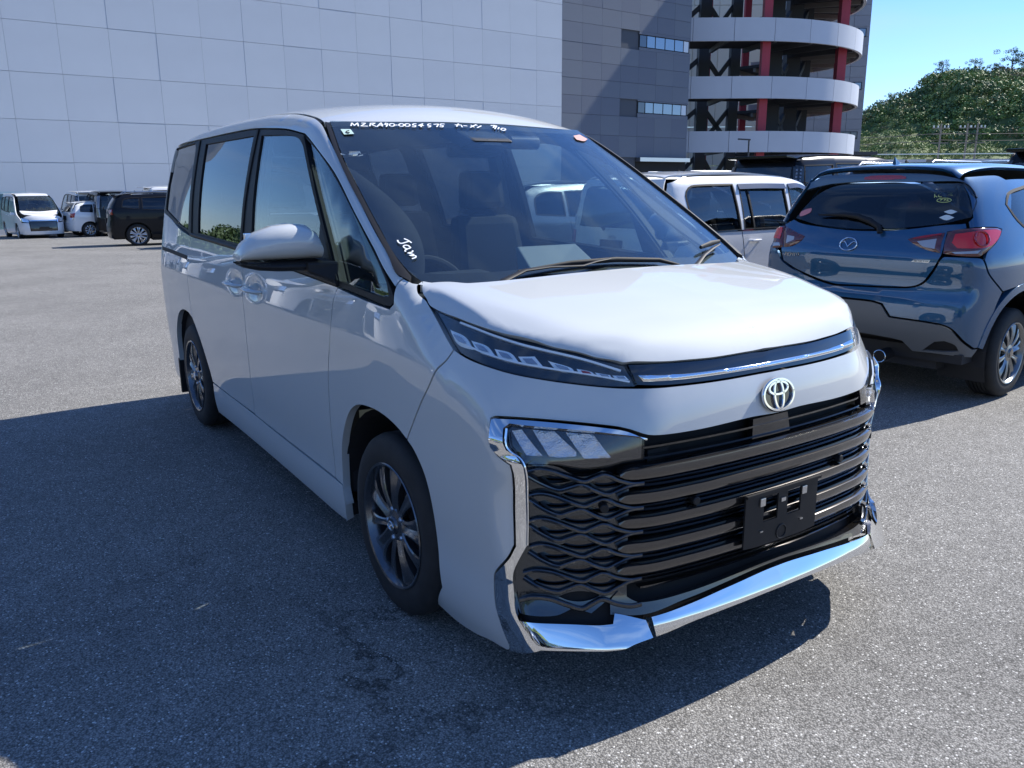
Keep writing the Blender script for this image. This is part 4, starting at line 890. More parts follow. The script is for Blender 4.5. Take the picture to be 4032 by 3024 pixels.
# ------------------------------------------------------------------ ground
def asphalt():
    m = bpy.data.materials.new('worn_asphalt'); m.use_nodes = True; n, l = m.node_tree.nodes, m.node_tree.links; b = n["Principled BSDF"]
    tc = n.new("ShaderNodeTexCoord")
    def nz(s, d=2, r=.5):
        q = n.new("ShaderNodeTexNoise"); q.inputs['Scale'].default_value = s; q.inputs['Detail'].default_value = d; q.inputs['Roughness'].default_value = r; l.new(tc.outputs['Object'], q.inputs['Vector']); return q
    def ramp(src, a, b_, c0, c1):
        q = n.new("ShaderNodeMapRange"); q.inputs['From Min'].default_value = a; q.inputs['From Max'].default_value = b_; q.inputs['To Min'].default_value = c0; q.inputs['To Max'].default_value = c1; l.new(src, q.inputs['Value']); return q.outputs[0]
    def mth(op, a, b_):
        q = n.new("ShaderNodeMath"); q.operation = op
        for i, v in enumerate((a, b_)):
            if isinstance(v, (int, float)): q.inputs[i].default_value = v
            else: l.new(v, q.inputs[i])
        return q.outputs[0]
    vo = n.new("ShaderNodeTexVoronoi"); vo.inputs['Scale'].default_value = 185; l.new(tc.outputs['Object'], vo.inputs['Vector'])
    sep = n.new("ShaderNodeSeparateColor"); l.new(vo.outputs['Color'], sep.inputs[0])
    stone = ramp(sep.outputs[0], .0, 1., .55, 1.35)
    bright = ramp(sep.outputs[1], .975, .985, 0., 1.)       # a few pale chips
    edge = ramp(vo.outputs['Distance'], .35, .75, 1., .45)
    big = ramp(nz(.55, 5, .6).outputs['Fac'], .3, .7, .84, 1.16); mid = ramp(nz(9, 5, .7).outputs['Fac'], .3, .7, .86, 1.14)
    v = mth('MULTIPLY', mth('MULTIPLY', stone, edge), mth('MULTIPLY', big, mid))
    # cracks
    cr_ = n.new("ShaderNodeTexVoronoi"); cr_.feature = 'DISTANCE_TO_EDGE'; cr_.inputs['Scale'].default_value = .55
    wn_ = nz(3.0, 6, .7); mp = n.new("ShaderNodeVectorMath"); mp.operation = 'MULTIPLY_ADD'; l.new(wn_.outputs['Color'], mp.inputs[0]); mp.inputs[1].default_value = (.8, .8, 0); l.new(tc.outputs['Object'], mp.inputs[2]); l.new(mp.outputs[0], cr_.inputs['Vector'])
    ck = ramp(cr_.outputs['Distance'], .0, .012, 1., 0.); ckm = ramp(nz(.35, 3).outputs['Fac'], .56, .66, 0., 1.)
    ck = mth('MULTIPLY', ck, ckm)
    v = mth('MULTIPLY', v, mth('SUBTRACT', 1., mth('MULTIPLY', ck, .7)))
    mx = n.new("ShaderNodeMix"); mx.data_type = 'RGBA'; mx.inputs['A'].default_value = (0, 0, 0, 1); mx.inputs['B'].default_value = (.27, .262, .246, 1); mx.clamp_factor = False; l.new(v, mx.inputs['Factor'])
    m2 = n.new("ShaderNodeMix"); m2.data_type = 'RGBA'; l.new(bright, m2.inputs['Factor']); l.new(mx.outputs['Result'], m2.inputs['A']); m2.inputs['B'].default_value = (.62, .61, .58, 1)
    l.new(m2.outputs['Result'], b.inputs['Base Color']); b.inputs['Roughness'].default_value = .85; b.inputs['Specular IOR Level'].default_value = .3
    h = mth('ADD', mth('MULTIPLY', vo.outputs['Distance'], -1.), mth('MULTIPLY', nz(420, 2).outputs['Fac'], .5)); h = mth('SUBTRACT', h, mth('MULTIPLY', ck, 2.))
    bp = n.new("ShaderNodeBump"); bp.inputs['Strength'].default_value = .65; bp.inputs['Distance'].default_value = .004; l.new(h, bp.inputs['Height']); l.new(bp.outputs[0], b.inputs['Normal'])
    return m
ASPH = asphalt()
def gz(x, y):
    """the lot falls gently away towards the building"""
    return -.0175*np.clip(-np.asarray(x, float)-8., 0, 60)-0.0*np.asarray(y, float)
def ground():
    xs = np.concatenate([[-1500, -400, -150], np.linspace(-90, -8, 30), np.linspace(-6, 12, 8), [40, 120, 400, 1200]]); ys = np.concatenate([[-1200, -300, -100], np.linspace(-60, 80, 15), [150, 400, 1200]])
    V = [(x, y, float(gz(x, y))) for x in xs for y in ys]; n = len(ys)
    F = [(i*n+j, (i+1)*n+j, (i+1)*n+j+1, i*n+j+1) for i in range(len(xs)-1) for j in range(n-1)]
    b = MB(); b.add(V, F); o = b.build('parking_lot_ground', ASPH); tag(o, kind='structure')
ground()

# measured outlines of the blue hatchback on its own charts
DD = {
 'glass': [(0.549,1.164),(0.477,1.28),(0.395,1.353),(0.278,1.396),(0.112,1.408),(-0.115,1.41),(-0.363,1.407),(-0.556,1.408),(-0.61,1.338),(-0.64,1.29),(-0.646,1.197),(-0.513,1.157),(-0.292,1.124),(-0.136,1.111),(0.053,1.106),(0.318,1.123)],
 'spoiler': [(0.284,1.402),(0.321,1.429),(0.173,1.472),(0.026,1.482),(-0.143,1.481),(-0.35,1.475),(-0.497,1.465),(-0.56,1.446),(-0.591,1.417),(-0.634,1.31),(-0.55,1.438),(-0.362,1.415),(-0.114,1.417),(0.114,1.414)],
 'hmsl': [(0.039,1.44),(0.029,1.461),(-0.031,1.473),(-0.189,1.472),(-0.274,1.463),(-0.289,1.449),(-0.279,1.437),(-0.111,1.431)],
 'lampR': [(0.459,1.109),(0.5,1.126),(0.583,1.136),(0.697,1.133),(0.746,1.121),(0.729,1.09),(0.683,1.038),(0.63,0.994),(0.589,0.961),(0.502,0.964),(0.442,0.974),(0.445,1.037)],
 'lampRi': [(0.273,1.057),(0.328,1.08),(0.452,1.107),(0.438,1.037),(0.435,0.974),(0.365,0.994),(0.302,1.03)],
 'lampRiw': [(0.322,1.044),(0.419,1.066),(0.411,0.996),(0.352,1.011)],
 'lampRw': [(0.47,0.988),(0.526,0.993),(0.596,1.003),(0.578,0.977),(0.491,0.971)],
 'lampLi': [(-0.506,1.107),(-0.455,1.087),(-0.343,1.048),(-0.355,1.011),(-0.403,0.97),(-0.46,0.956),(-0.516,1.074)],
 'lampLiw': [(-0.464,1.045),(-0.404,1.039),(-0.397,1.012),(-0.447,0.981)],
 'lampL': [(-0.592,1.097),(-0.516,1.114),(-0.503,1.075),(-0.463,0.956),(-0.545,0.941),(-0.573,1.013)],
 'logo': [(0.055,1.006),(0.117,1.003),(-0.005,1.009),(0.068,1.049),(0.043,0.963)],
 'text': [(0.558,0.92),(0.419,0.925),(0.416,0.907),(0.555,0.902)],
 'badge': [(-0.382,0.919),(-0.395,0.933),(-0.492,0.935),(-0.482,0.916)],
 'hatch_low': [(-0.518,1.074),(-0.452,0.863),(-0.343,0.804),(-0.114,0.737),(0.013,0.739),(0.23,0.749),(0.324,0.76),(0.369,0.789),(0.403,0.858),(0.43,0.942),(0.44,0.973)],
 'hatch_up': [(0.44,0.973),(0.459,1.109),(0.54,1.131),(0.536,1.172),(0.562,1.197),(0.606,1.298),(0.702,1.417)],
 'val_top': [(0.098,0.55),(0.236,0.558),(0.447,0.541),(0.503,0.515),(0.562,0.437),(0.619,0.381),(0.656,0.383)],
 'val_bot': [(0.1,0.422),(0.226,0.41),(0.301,0.398),(0.355,0.333),(0.449,0.333),(0.622,0.323),(0.656,0.383)],
 'reflr': [(0.407,0.351),(0.449,0.414),(0.486,0.424),(0.529,0.403),(0.548,0.365),(0.494,0.355)],
 'arch': [(-0.421,0.383),(-0.302,0.597),(-0.282,0.655),(-0.208,0.715),(-0.051,0.74)],
 'recess': [(-0.012,0.652),(0.133,0.652),(0.183,0.637),(0.236,0.558),(0.088,0.649),(0.157,0.653),(0.202,0.625),(0.236,0.569),(0.262,0.519)],
 'wiper': [(-0.151,1.08),(-0.136,1.116),(-0.06,1.152),(0.033,1.179),(0.131,1.189),(0.331,1.183)],
 'door': [(0.25,1.463),(-0.022,1.4),(-0.15,1.327),(-0.186,1.223),(-0.11,1.124),(-0.068,1.026)],
 'swin': [(-0.105,1.319),(-0.003,1.375),(0.136,1.403),(0.451,1.446),(0.059,1.151),(-0.084,1.204)],
 'oval1': [(-0.523,1.243),(-0.562,1.231),(-0.531,1.216),(-0.487,1.23)],
 'oval2': [(-0.509,1.211),(-0.557,1.196),(-0.519,1.178),(-0.471,1.194)],
 'redst': [(0.515,1.211),(0.433,1.237),(0.431,1.209),(0.513,1.179)],
 'gline': [(0.611,0.949),(0.65,0.851),(0.752,0.737)],
 'sens': [(0.171,0.675)],
 'ant': [(-0.411,-0.192),(-0.292,-0.25)],
}

# ------------------------------------------------------------------ parked cars: shared builder
def ch_V(u, v, cx=.3):
    a = u/.8; d = np.stack([np.cos(a), np.sin(a), 0*a], 1)   # rays run inwards from behind (u>0: right side)
    o = np.stack([cx-d[:, 0]*1.6, -d[:, 1]*1.6, v], 1); return o, d
CH['V'] = ch_V
def to_V(P): return [(math.atan2(-p[1], .3-p[0])*.8, p[2]) for p in P]
def car_surface(sp):
    zs, pr = np.array(sp['zs']), np.array(sp['pr']); xr, xf = sp['xr'], sp['xf']
    xs = [xr-.12, xr+.02, xr+.2, xr+.5, 0.3, sp['wb']-.2, sp['wb']+.1, xf-.45, xf-.15, xf+.1]
    dd = np.array([.22, .11, .045, .01, 0, 0, .005, .035, .13, .30])
    Wt = Tab(xs, zs, pr[None, :]-dd[:, None], n=160, m=120)
    bz, bx = sp['bz'], sp['bx']; rx, rz = sp['rx'], sp['rz']; crown = sp.get('crown', .07)
    rx_, rz_ = np.array(rx, float), np.array(rz, float)
    fzs, fxs = sp['fz'], sp['fx']
    def f(P):
        x, y, z = P[..., 0], np.abs(P[..., 1]), P[..., 2]; sh = z.shape
        top = (z-(spl(rx_, rz_, x.ravel()).reshape(sh)-crown*y*y))
        g = np.interp(x, rx_[:-1], np.abs(np.diff(rz_)/np.diff(rx_))); top = top/np.sqrt(1+g*g)
        a = smax((y-Wt(x, z))*.95, top, sp.get('re', .09))
        a = smax(a, (spl(bz, bx, z.ravel()).reshape(sh)+sp.get('rc', .10)*(y/.8)**2.6-x)*.85, .08)
        return smax(a, (x-(spl(fzs, fxs, z.ravel()).reshape(sh)-sp.get('fc', .22)*(y/.8)**2.4))*.85, .09)
    return f
def arch(xc, r, z0, n=12, zc=.33, rev=False):
    A = math.asin(min(1, max(-1, (z0-zc)/r)))
    P = [(xc+r*math.cos(t), zc+r*math.sin(t)) for t in np.linspace(math.pi-A, A, n)]
    return P[::-1] if rev else P
def make_car(name, label, sp, group=None, front=True, rear=True, loc=(0, 0, 0), rz=0., cat='car', keep=None):
    f = sp['f'] if 'f' in sp else car_surface(sp)
    car = empty(name, loc, rz); tag(car, label, cat, group)
    body = [sp['paint'], DARK_IN]; wb, wr = sp['wb'], sp.get('wr', .31); xr, xf = sp['xr'], sp['xf']; H = sp['H']
    res = sp.get('res', .09); bz = sp.get('sill', .20); gz_ = sp.get('glass', G_DARK)
    # side sheet with window openings
    top = sp['side_top']; ar = wr+.055
    out = [(xr+.06, .30), (-ar-.01, .24)] if not sp.get('x0') else [(sp['x0'], .24)]
    if not sp.get('x0'): out += arch(0, ar, .24, zc=wr)
    out += [(ar+.05, bz), (wb-ar-.05, bz)]+arch(wb, ar, .24, zc=wr)+[(xf-.30, .24), (xf-.22, .45), (xf-.25, .70)]+top
    wins = sp['wins']
    panel('side_panel', car, body, out, 'S', f, res=res, thick=.03, holes=wins, mirror=True, edge=.05, gap=0)
    for i, w_ in enumerate(wins):
        panel('side_window', car, sp.get('fglass', G_FRONT) if i >= sp.get('nfront', len(wins)-1) else gz_, w_, 'S', f, res=.2, off=-.012, thick=.003, gap=-.004, mirror=True, edge=.06)
        if sp.get('detail', True): ribbon('window_seal', car, GASKET, w_, 'S', f, [(-.010, -.012), (-.010, .003), (.010, .003), (.010, -.012)], mirror=True, closed=True, step=.06)
    # roof, bonnet, screens
    def strip(xa, xb, h, g=0): return [(xa, -h), (xa, h), (xb, h+g), (xb, -h-g)]
    x_rt, x_ws, x_wb = sp['xroof'], sp['xws'], sp['xwb']; yr = sp['yroof']
    panel('roof', car, [sp.get('roof_paint', sp['paint']), DARK_IN], [(x_rt, -yr), (x_ws, -yr), (x_ws+.05, 0), (x_ws, yr), (x_rt, yr)], 'T', f, res=res, thick=.02, edge=.06)
    panel('windscreen', car, G_WIND, [(x_ws+.01, -yr+.03), (x_wb-.12, -.68), (x_wb, 0), (x_wb-.12, .68), (x_ws+.01, yr-.03), (x_ws+.06, 0)], 'T', f, res=.15, thick=.004, off=-.003, edge=.08)
    panel('hood', car, body, [(x_wb-.10, -.70), (xf-.32, -.62), (xf-.12, -.3), (xf-.08, 0), (xf-.12, .3), (xf-.32, .62), (x_wb-.10, .70), (x_wb+.02, 0)], 'T', f, res=res, thick=.02, edge=.06)
    if front:
        fch = lambda u, v: (np.stack([0*u+xf+1, u, v], 1), np.tile([-1., 0, 0], (len(u), 1)))
        zt = sp.get('znose', .78)
        panel('front_bumper', car, body, [(-.76, .22), (.76, .22), (.76, zt-.16), (.52, zt-.17), (.50, .36), (-.50, .36), (-.52, zt-.17), (-.76, zt-.16)], fch, f, res=res, thick=.02, edge=.06)
        panel('front_grille', car, PIANO, [(-.49, .365), (.49, .365), (.50, zt-.10), (-.50, zt-.10)], fch, f, res=.1, off=-.015, thick=.01, edge=.1)
        panel('bonnet_lip', car, CHROME, [(-.50, zt-.10), (.50, zt-.10), (.50, zt-.05), (-.50, zt-.05)], fch, f, res=.1, off=.004, thick=.01, edge=.1)
        panel('headlight', car, [LAMPW, DARK_IN], [(.51, zt-.15), (.77, zt-.12), (.78, zt+.04), (.52, zt-.03)], fch, f, res=.05, thick=.02, mirror=True, edge=.04)
        panel('nose_panel', car, body, [(-.50, zt-.045), (.50, zt-.045), (.70, zt+.03), (.55, zt+.10), (0, zt+.12), (-.55, zt+.10), (-.70, zt+.03)], fch, f, res=.07, thick=.01, edge=.06)
        b = MB(); b.box((xf-.01, -.17, .42), (xf+.02, .17, .53)); b.build('plate_holder', BLACKPL, car)
    if rear:
        q = sp['rear']
        panel('rear_window', car, gz_, q['glass'], 'B', f, res=.15, thick=.004, off=.002, edge=.06)
        panel('tailgate', car, body, q['gate'], 'B', f, res=res, thick=.02, holes=[q['glass']], edge=.06)
        panel('rear_bumper', car, body, [(-.60, .26), (.60, .26), (.70, .28), (.70, q['zb']), (.6, q['zb']), (-.6, q['zb']), (-.70, q['zb']), (-.70, .28)], 'V', f, res=res, thick=.02, edge=.06)
        for nm, poly, m_ in q['lamps']: panel(nm, car, m_, poly, 'V', f, res=.05, off=.006, thick=.02, mirror=True, edge=.04)
        if q.get('spoiler'):
            x0, x1, y0, z0, th = q['spoiler']; b = MB()
            b.hexa([(x0, -y0, z0-th), (x0, y0, z0-th), (x1, y0+.02, z0), (x1, -y0-.02, z0), (x0, -y0, z0), (x0, y0, z0), (x1, y0+.02, z0+.045), (x1, -y0-.02, z0+.045)]); b.build('rear_spoiler', q.get('spaint', sp['paint']), car, bevel=.012)
        if q.get('plate', True):
            b = MB(); b.box((xr-.012, -.165, q.get('zp', .72)), (xr+.03, .165, q.get('zp', .72)+.165)); b.build('plate_recess', GASKET, car)
        b = MB(); b.tube([(xr-.01, .1, q['zw']), (xr-.045+.0, .1, q['zw']+.02), (xr+.0, -.25, q['zw']+.10)], [.02, .014, .006], 6); b.build('rear_wiper', BLACKPL, car)
    for gx in sp.get('gaps', []):
        ribbon('door_gap', car, GASKET, gx, 'S', f, [(-.004, -.006), (-.004, .0008), (.004, .0008), (.004, -.006)], mirror=True, step=.08)
    for hx, hz in sp.get('handles', []):
        for s_ in (-1, 1):
            P, N = surf([(hx, hz)], 'S', f); y_ = abs(P[0][1]); b = MB()
            b.tube([(hx-.10, s_*(y_-.01), hz), (hx-.08, s_*(y_+.028), hz), (hx+.07, s_*(y_+.030), hz), (hx+.10, s_*(y_-.01), hz)], [.010, .015, .015, .010], 8); b.build('door_handle', sp.get('handle_m', sp['paint']), car, smooth=50)
    for s_ in (-1, 1):
        b = MB(); mx_ = x_wb-.32; b.hexa([(mx_-.05, s_*.86, .98), (mx_+.09, s_*.86, .98), (mx_+.04, s_*1.03, 1.0), (mx_-.07, s_*1.03, 1.0), (mx_-.05, s_*.86, 1.10), (mx_+.07, s_*.86, 1.10), (mx_+.02, s_*1.02, 1.11), (mx_-.07, s_*1.02, 1.11)])
        b.build('door_mirror', sp['paint'], car, bevel=.03)
    for (x_, s_) in ((0, -1), (wb, -1), (0, 1), (wb, 1)):
        make_wheel('wheel', car, (x_, s_*sp.get('yw', .83), wr), r=wr, w=.19, rim=wr-.095, side=s_, spokes=sp.get('spokes', 10), alloy=sp.get('alloy', ALLOY_L), wide=.03, narrow=.02, detail=False)
    b = MB(); b.box((ar+.02, -.78, .18), (wb-ar-.02, .78, .30)); b.box((xr+.15, -.55, .22), (xf-.2, .55, .32)); b.box((xr+.12, -.72, .28), (-ar-.03, .72, .34)); b.box((wb+ar+.03, -.70, .20), (xf-.25, .70, .30)); b.build('underbody', DARK_IN, car)
    b = MB(); b.box((-ar, -.60, .24), (ar, .60, .90)); b.build('wheel_well', DARK_IN, car)
    b = MB(); b.box((wb-ar, -.60, .24), (wb+ar, .60, .80)); b.build('wheel_well', DARK_IN, car)
    b = MB(); b.box((.4, -.72, .34), (wb-.4, .72, .38)); b.build('cabin_floor', DARK_IN, car)
    for k, x_ in enumerate(sp.get('seats', (.55, 1.45))):
        for y_ in (-.36, .36):
            b = MB(); b.hexa([(x_-.1, y_-.24, .4), (x_-.1, y_+.24, .4), (x_-.25, y_+.24, .4), (x_-.25, y_-.24, .4), (x_-.22, y_-.2, H-.50), (x_-.22, y_+.2, H-.50), (x_-.34, y_+.2, H-.50), (x_-.34, y_-.2, H-.50)]); b.build('seat_back', INTER, car, bevel=.03)
            b = MB(); b.box((x_-.36, y_-.12, H-.47), (x_-.25, y_+.12, H-.29)); b.build('headrest', INTER, car, bevel=.03)
    b = MB(); b.box((x_wb-.75, -.70, .5), (x_wb-.15, .70, sp.get('zdash', .98))); b.build('dashboard', DASH, car, bevel=.03)
    return car, f

def minivan_spec(pt, H=1.88, **k):
    s = H/1.88
    sp = dict(paint=pt, H=H, wb=2.85, wr=.32, xr=-.93, xf=3.74, yw=.83,
        zs=[.1, .25, .4, .7, .95, 1.1, 1.3, 1.6, 1.78, 1.9, 2.0], pr=[.79, .84, .855, .862, .86, .845, .81, .745, .69, .63, .55],
        rx=[-1.0, -.85, -.4, .3, 1.2, 2.0, 2.35, 2.9, 3.15, 3.5, 3.72, 3.85], rz=[1.74, 1.80, 1.86, 1.885, 1.88, 1.82, 1.68, 1.28, 1.12, 1.03, .92, .6],
        bz=[.1, .35, .6, 1.1, 1.5, 1.8, 1.95], bx=[-.84, -.92, -.93, -.90, -.84, -.74, -.62], fz=[.1, .3, .6, .8, 1.0, 1.2], fx=[3.66, 3.74, 3.74, 3.70, 3.62, 3.4],
        side_top=[(3.42, .86), (3.05, 1.06), (2.62, 1.42), (2.15, 1.72), (1.5, 1.83), (0., 1.83), (-.6, 1.80), (-.74, 1.72), (-.83, 1.3), (-.885, .7)],
        wins=[[(-.62, 1.68), (-.70, 1.22), (.10, 1.14), (.14, 1.70)], [(.24, 1.72), (.21, 1.13), (1.12, 1.10), (1.14, 1.73)], [(1.24, 1.73), (1.22, 1.10), (2.55, 1.05), (2.72, 1.10), (2.32, 1.50), (2.05, 1.68)]],
        xroof=-.76, xws=2.12, xwb=3.10, yroof=.60, znose=.86, gaps=[[(.18, 1.1), (.18, .62)], [(1.18, 1.75), (1.18, .30)], [(2.45, 1.06), (2.38, .7), (2.40, .32)]], handles=[(.92, .98), (1.42, .97)], seats=(.2, 1.1, 2.0), zdash=1.08,
        rear=dict(glass=[(-.60, 1.12), (.60, 1.12), (.56, 1.66), (-.56, 1.66)], gate=[(-.68, .50), (.68, .50), (.70, 1.1), (.62, 1.74), (-.62, 1.74), (-.70, 1.1)], zb=.50, zw=1.10,
                  lamps=[('tail_lamp', [(.42, .80), (.52, .80), (.53, 1.16), (.43, 1.16)], REDL), ('tail_lamp_cover', [(.43, 1.17), (.53, 1.17), (.51, 1.66), (.40, 1.70)], PIANO)], spoiler=(-.60, -.98, .58, 1.80, .02)))
    sp.update(k); return sp
def hatch_spec(pt, **k):
    sp = dict(paint=pt, H=1.5, wb=2.55, wr=.30, xr=-.72, xf=3.36, yw=.81,
        zs=[.10, .2, .4, .6, .8, .95, 1.05, 1.2, 1.35, 1.45, 1.6], pr=[.76, .80, .83, .845, .848, .835, .80, .735, .655, .58, .44],
        rx=[-.8, -.5, -.2, .3, 1.0, 1.5, 1.9, 2.4, 2.75, 3.1, 3.3, 3.45], rz=[1.30, 1.40, 1.455, 1.49, 1.49, 1.44, 1.30, 1.05, .95, .84, .74, .5],
        bz=[.1, .3, .5, .75, .95, 1.1, 1.25, 1.42, 1.6], bx=[-.62, -.70, -.72, -.69, -.67, -.62, -.54, -.42, -.3], fz=[.1, .3, .5, .7, .9, 1.1], fx=[3.25, 3.35, 3.36, 3.30, 3.15, 2.9],
        side_top=[(3.0, .84), (2.55, .97), (2.1, 1.18), (1.65, 1.37), (1.1, 1.43), (.2, 1.43), (-.2, 1.40), (-.43, 1.32), (-.60, 1.0), (-.675, .6)],
        wins=[[(-.25, 1.26), (-.30, 1.05), (.18, 1.02), (.22, 1.33), (-.05, 1.33)], [(.28, 1.34), (.25, 1.02), (1.05, .98), (1.07, 1.36)], [(1.15, 1.36), (1.13, .98), (2.1, .94), (2.2, .98), (1.72, 1.25), (1.5, 1.33)]],
        xroof=-.40, xws=1.62, xwb=2.62, yroof=.52, znose=.72, gaps=[[(.24, 1.0), (.30, .62)], [(1.10, 1.0), (1.10, .25)], [(2.05, .95), (1.95, .28)]], handles=[(.95, .88), (1.32, .87)], seats=(.45, 1.35), zdash=.95,
        rear=dict(glass=[(-.52, 1.05), (.52, 1.05), (.46, 1.34), (-.46, 1.34)], gate=[(-.64, .55), (.64, .55), (.66, .95), (.52, 1.39), (-.52, 1.39), (-.66, .95)], zb=.55, zw=1.02,
                  lamps=[('tail_lamp', [(.42, .80), (.60, .82), (.62, 1.0), (.42, .98)], REDL), ('reversing_lamp', [(.42, .74), (.56, .75), (.58, .795), (.42, .79)], LAMPW)], spoiler=(-.25, -.52, .48, 1.40, .03)))
    sp.update(k); return sp
def suv_spec(pt, H=1.70, **k):
    sp = hatch_spec(pt, H=H, wb=2.65, wr=.35, xr=-.85, xf=3.65, yw=.85, sill=.28,
        zs=[.15, .3, .5, .7, .95, 1.1, 1.25, 1.4, 1.55, 1.65, 1.8], pr=[.80, .85, .865, .872, .87, .86, .82, .755, .68, .60, .48],
        rx=[-.9, -.65, -.2, .3, 1.0, 1.5, 1.9, 2.4, 2.85, 3.3, 3.55, 3.75], rz=[1.50, 1.58, 1.66, 1.69, 1.68, 1.62, 1.48, 1.22, 1.10, 1.0, .88, .6],
        bz=[.1, .3, .6, .9, 1.1, 1.25, 1.4, 1.6, 1.8], bx=[-.74, -.83, -.85, -.82, -.80, -.75, -.66, -.52, -.4], fz=[.1, .3, .6, .8, 1.0, 1.2], fx=[3.5, 3.62, 3.65, 3.60, 3.48, 3.2],
        side_top=[(3.2, 1.0), (2.75, 1.12), (2.2, 1.32), (1.7, 1.54), (1.1, 1.61), (.2, 1.61), (-.3, 1.58), (-.56, 1.48), (-.73, 1.15), (-.80, .7)],
        wins=[[(-.32, 1.46), (-.40, 1.22), (.10, 1.17), (.14, 1.51), (-.1, 1.51)], [(.22, 1.52), (.20, 1.16), (1.05, 1.12), (1.07, 1.54)], [(1.15, 1.54), (1.13, 1.12), (2.2, 1.08), (2.3, 1.12), (1.8, 1.42), (1.55, 1.51)]],
        xroof=-.52, xws=1.66, xwb=2.72, yroof=.55, znose=.86, handles=[(.95, 1.02), (1.35, 1.01)], zdash=1.08,
        rear=dict(glass=[(-.54, 1.18), (.54, 1.18), (.48, 1.52), (-.48, 1.52)], gate=[(-.68, .60), (.68, .60), (.70, 1.05), (.55, 1.58), (-.55, 1.58), (-.70, 1.05)], zb=.60, zw=1.16,
                  lamps=[('tail_lamp', [(.38, .98), (.56, 1.0), (.54, 1.17), (.38, 1.13)], REDL)], spoiler=(-.35, -.66, .50, 1.57, .03)))
    sp.update(k); return sp
BLUE = paint('deep_blue_metallic', (.018, .080, .175), rough=.32, metal=.45)
BLACKP = mat('black_paint', (.006, .007, .010), .3, coat=.3, coat_r=.02, spec=.15)
SILVER = paint('silver_metallic', (.36, .38, .40), rough=.3, metal=.7)
WHITE2 = paint('white_paint', (.72, .725, .73), rough=.35)
GREYP = paint('grey_metallic', (.09, .10, .12), rough=.3, metal=.5)
LAMPCLR = mat('clear_tail_lens', (.25, .25, .28), .08, .3, coat=1.)

# ---- blue hatchback, its rear measured in detail
HX, HY, HH, HS = -1.174, 3.982, R_(95.85), 1.05
dzs = np.array([.10, .2, .4, .6, .8, .95, 1.05, 1.2, 1.35, 1.45, 1.6]); dpr = np.array([.76, .80, .83, .845, .848, .835, .80, .735, .655, .58, .44])
DWT = Tab([-.8, -.66, -.5, -.3, 0, .5, 1.3, 2.0, 2.57, 3.0, 3.4], dzs, dpr[None, :]-np.array([.20, .13, .075, .03, 0, 0, .01, .01, .0, .05, .25])[:, None])
def dem_f(P):
    x, y, z = P[..., 0], np.abs(P[..., 1]), P[..., 2]
    f = smax((y-DWT(x, z))*.95, (z-(spl([-.6, -.45, -.1, .4, 1.0, 1.5, 1.9, 2.4, 2.8, 3.2, 3.4], [1.50, 1.52, 1.545, 1.555, 1.53, 1.46, 1.30, 1.05, .95, .80, .60], x.ravel()).reshape(x.shape)-.09*y*y))*.9, .10)
    bk = spl([.1, .3, .5, .65, .75, .95, 1.05, 1.2, 1.38, 1.44, 1.6], [-.56, -.62, -.685, -.68, -.655, -.655, -.62, -.55, -.46, -.45, -.42], z.ravel()).reshape(z.shape)+.14*np.abs(y/.8)**2.6
    f = smax(f, (bk-x)*.8, .08)
    return smax(f, (x-(3.36-.25*(y/.8)**2.5))*.9, .1)
hs = hatch_spec(BLUE, alloy=mat('grey_alloy', (.24, .25, .26), .3, .9, coat=.5), f=dem_f, xr=-.66, x0=.0, wb=2.57, wins=[[(.24, 1.37), (.0, 1.335), (-.09, 1.27), (-.02, 1.17), (.12, 1.10), (.95, 1.02), (.98, 1.385), (.6, 1.40)], [(1.08, 1.38), (1.06, 1.01), (2.1, .96), (2.2, .99), (1.75, 1.24), (1.5, 1.33)]],
    side_top=[(3.0, .84), (2.55, .97), (2.1, 1.18), (1.65, 1.37), (1.1, 1.43), (.5, 1.43), (.10, 1.425), (-.13, 1.40), (-.16, 1.32), (-.17, 1.22), (-.12, 1.10), (-.06, .95), (.0, .80), (.03, .74)], gaps=[[(1.03, 1.0), (1.03, .25)], [(2.05, .95), (1.95, .28)]], handles=[(.28, 1.0)], res=.06)
hs['side_top'] = hs['side_top']+[(.36, .45)] if False else hs['side_top']
hs['x0'] = .375
dem, _ = make_car('blue_hatchback', 'glossy blue hatchback seen from behind with red tail lamps, beside the white minivan', hs, rear=False, loc=(HX, HY, 0), rz=HH)
dem.scale = (HS, HS, HS)
g_ = DD
CB = [BLUE, DARK_IN]
panel('rear_window', dem, G_DARK, g_['glass'], 'B', dem_f, res=.08, thick=.004, off=.002)
glV = to_V(surf(g_['glass'], 'B', dem_f)[0])
gate = g_['hatch_low']+[(.46, 1.109), (.541, 1.131)]+[(.537, 1.165)]+list(reversed(to_V(surf([(-.60, 1.16), (-.51, 1.152), (-.291, 1.119), (-.135, 1.105), (.054, 1.101), (.32, 1.118), (.48, 1.135), (.56, 1.158)], 'B', dem_f)[0])))[::-1]+[(-.53, 1.12)]
panel('tailgate', dem, CB, gate, 'V', dem_f, res=.035, thick=.02)
rp = [(.545, 1.172), (.566, 1.197), (.562, 1.29), (.552, 1.34), (.53, 1.40), (.54, 1.445), (.76, 1.455), (.90, 1.452), (1.02, 1.42), (.96, 1.33), (.885, 1.22), (.88, 1.10), (.92, .98), (.955, .80), (.93, .745), (.87, .755), (.80, .745), (.752, .737), (.65, .851), (.613, .945), (.63, .994), (.683, 1.038), (.729, 1.09), (.748, 1.122), (.697, 1.135), (.583, 1.138), (.548, 1.133)]
panel('quarter_panel', dem, CB, rp, 'V', dem_f, res=.035, thick=.02, mirror=True)
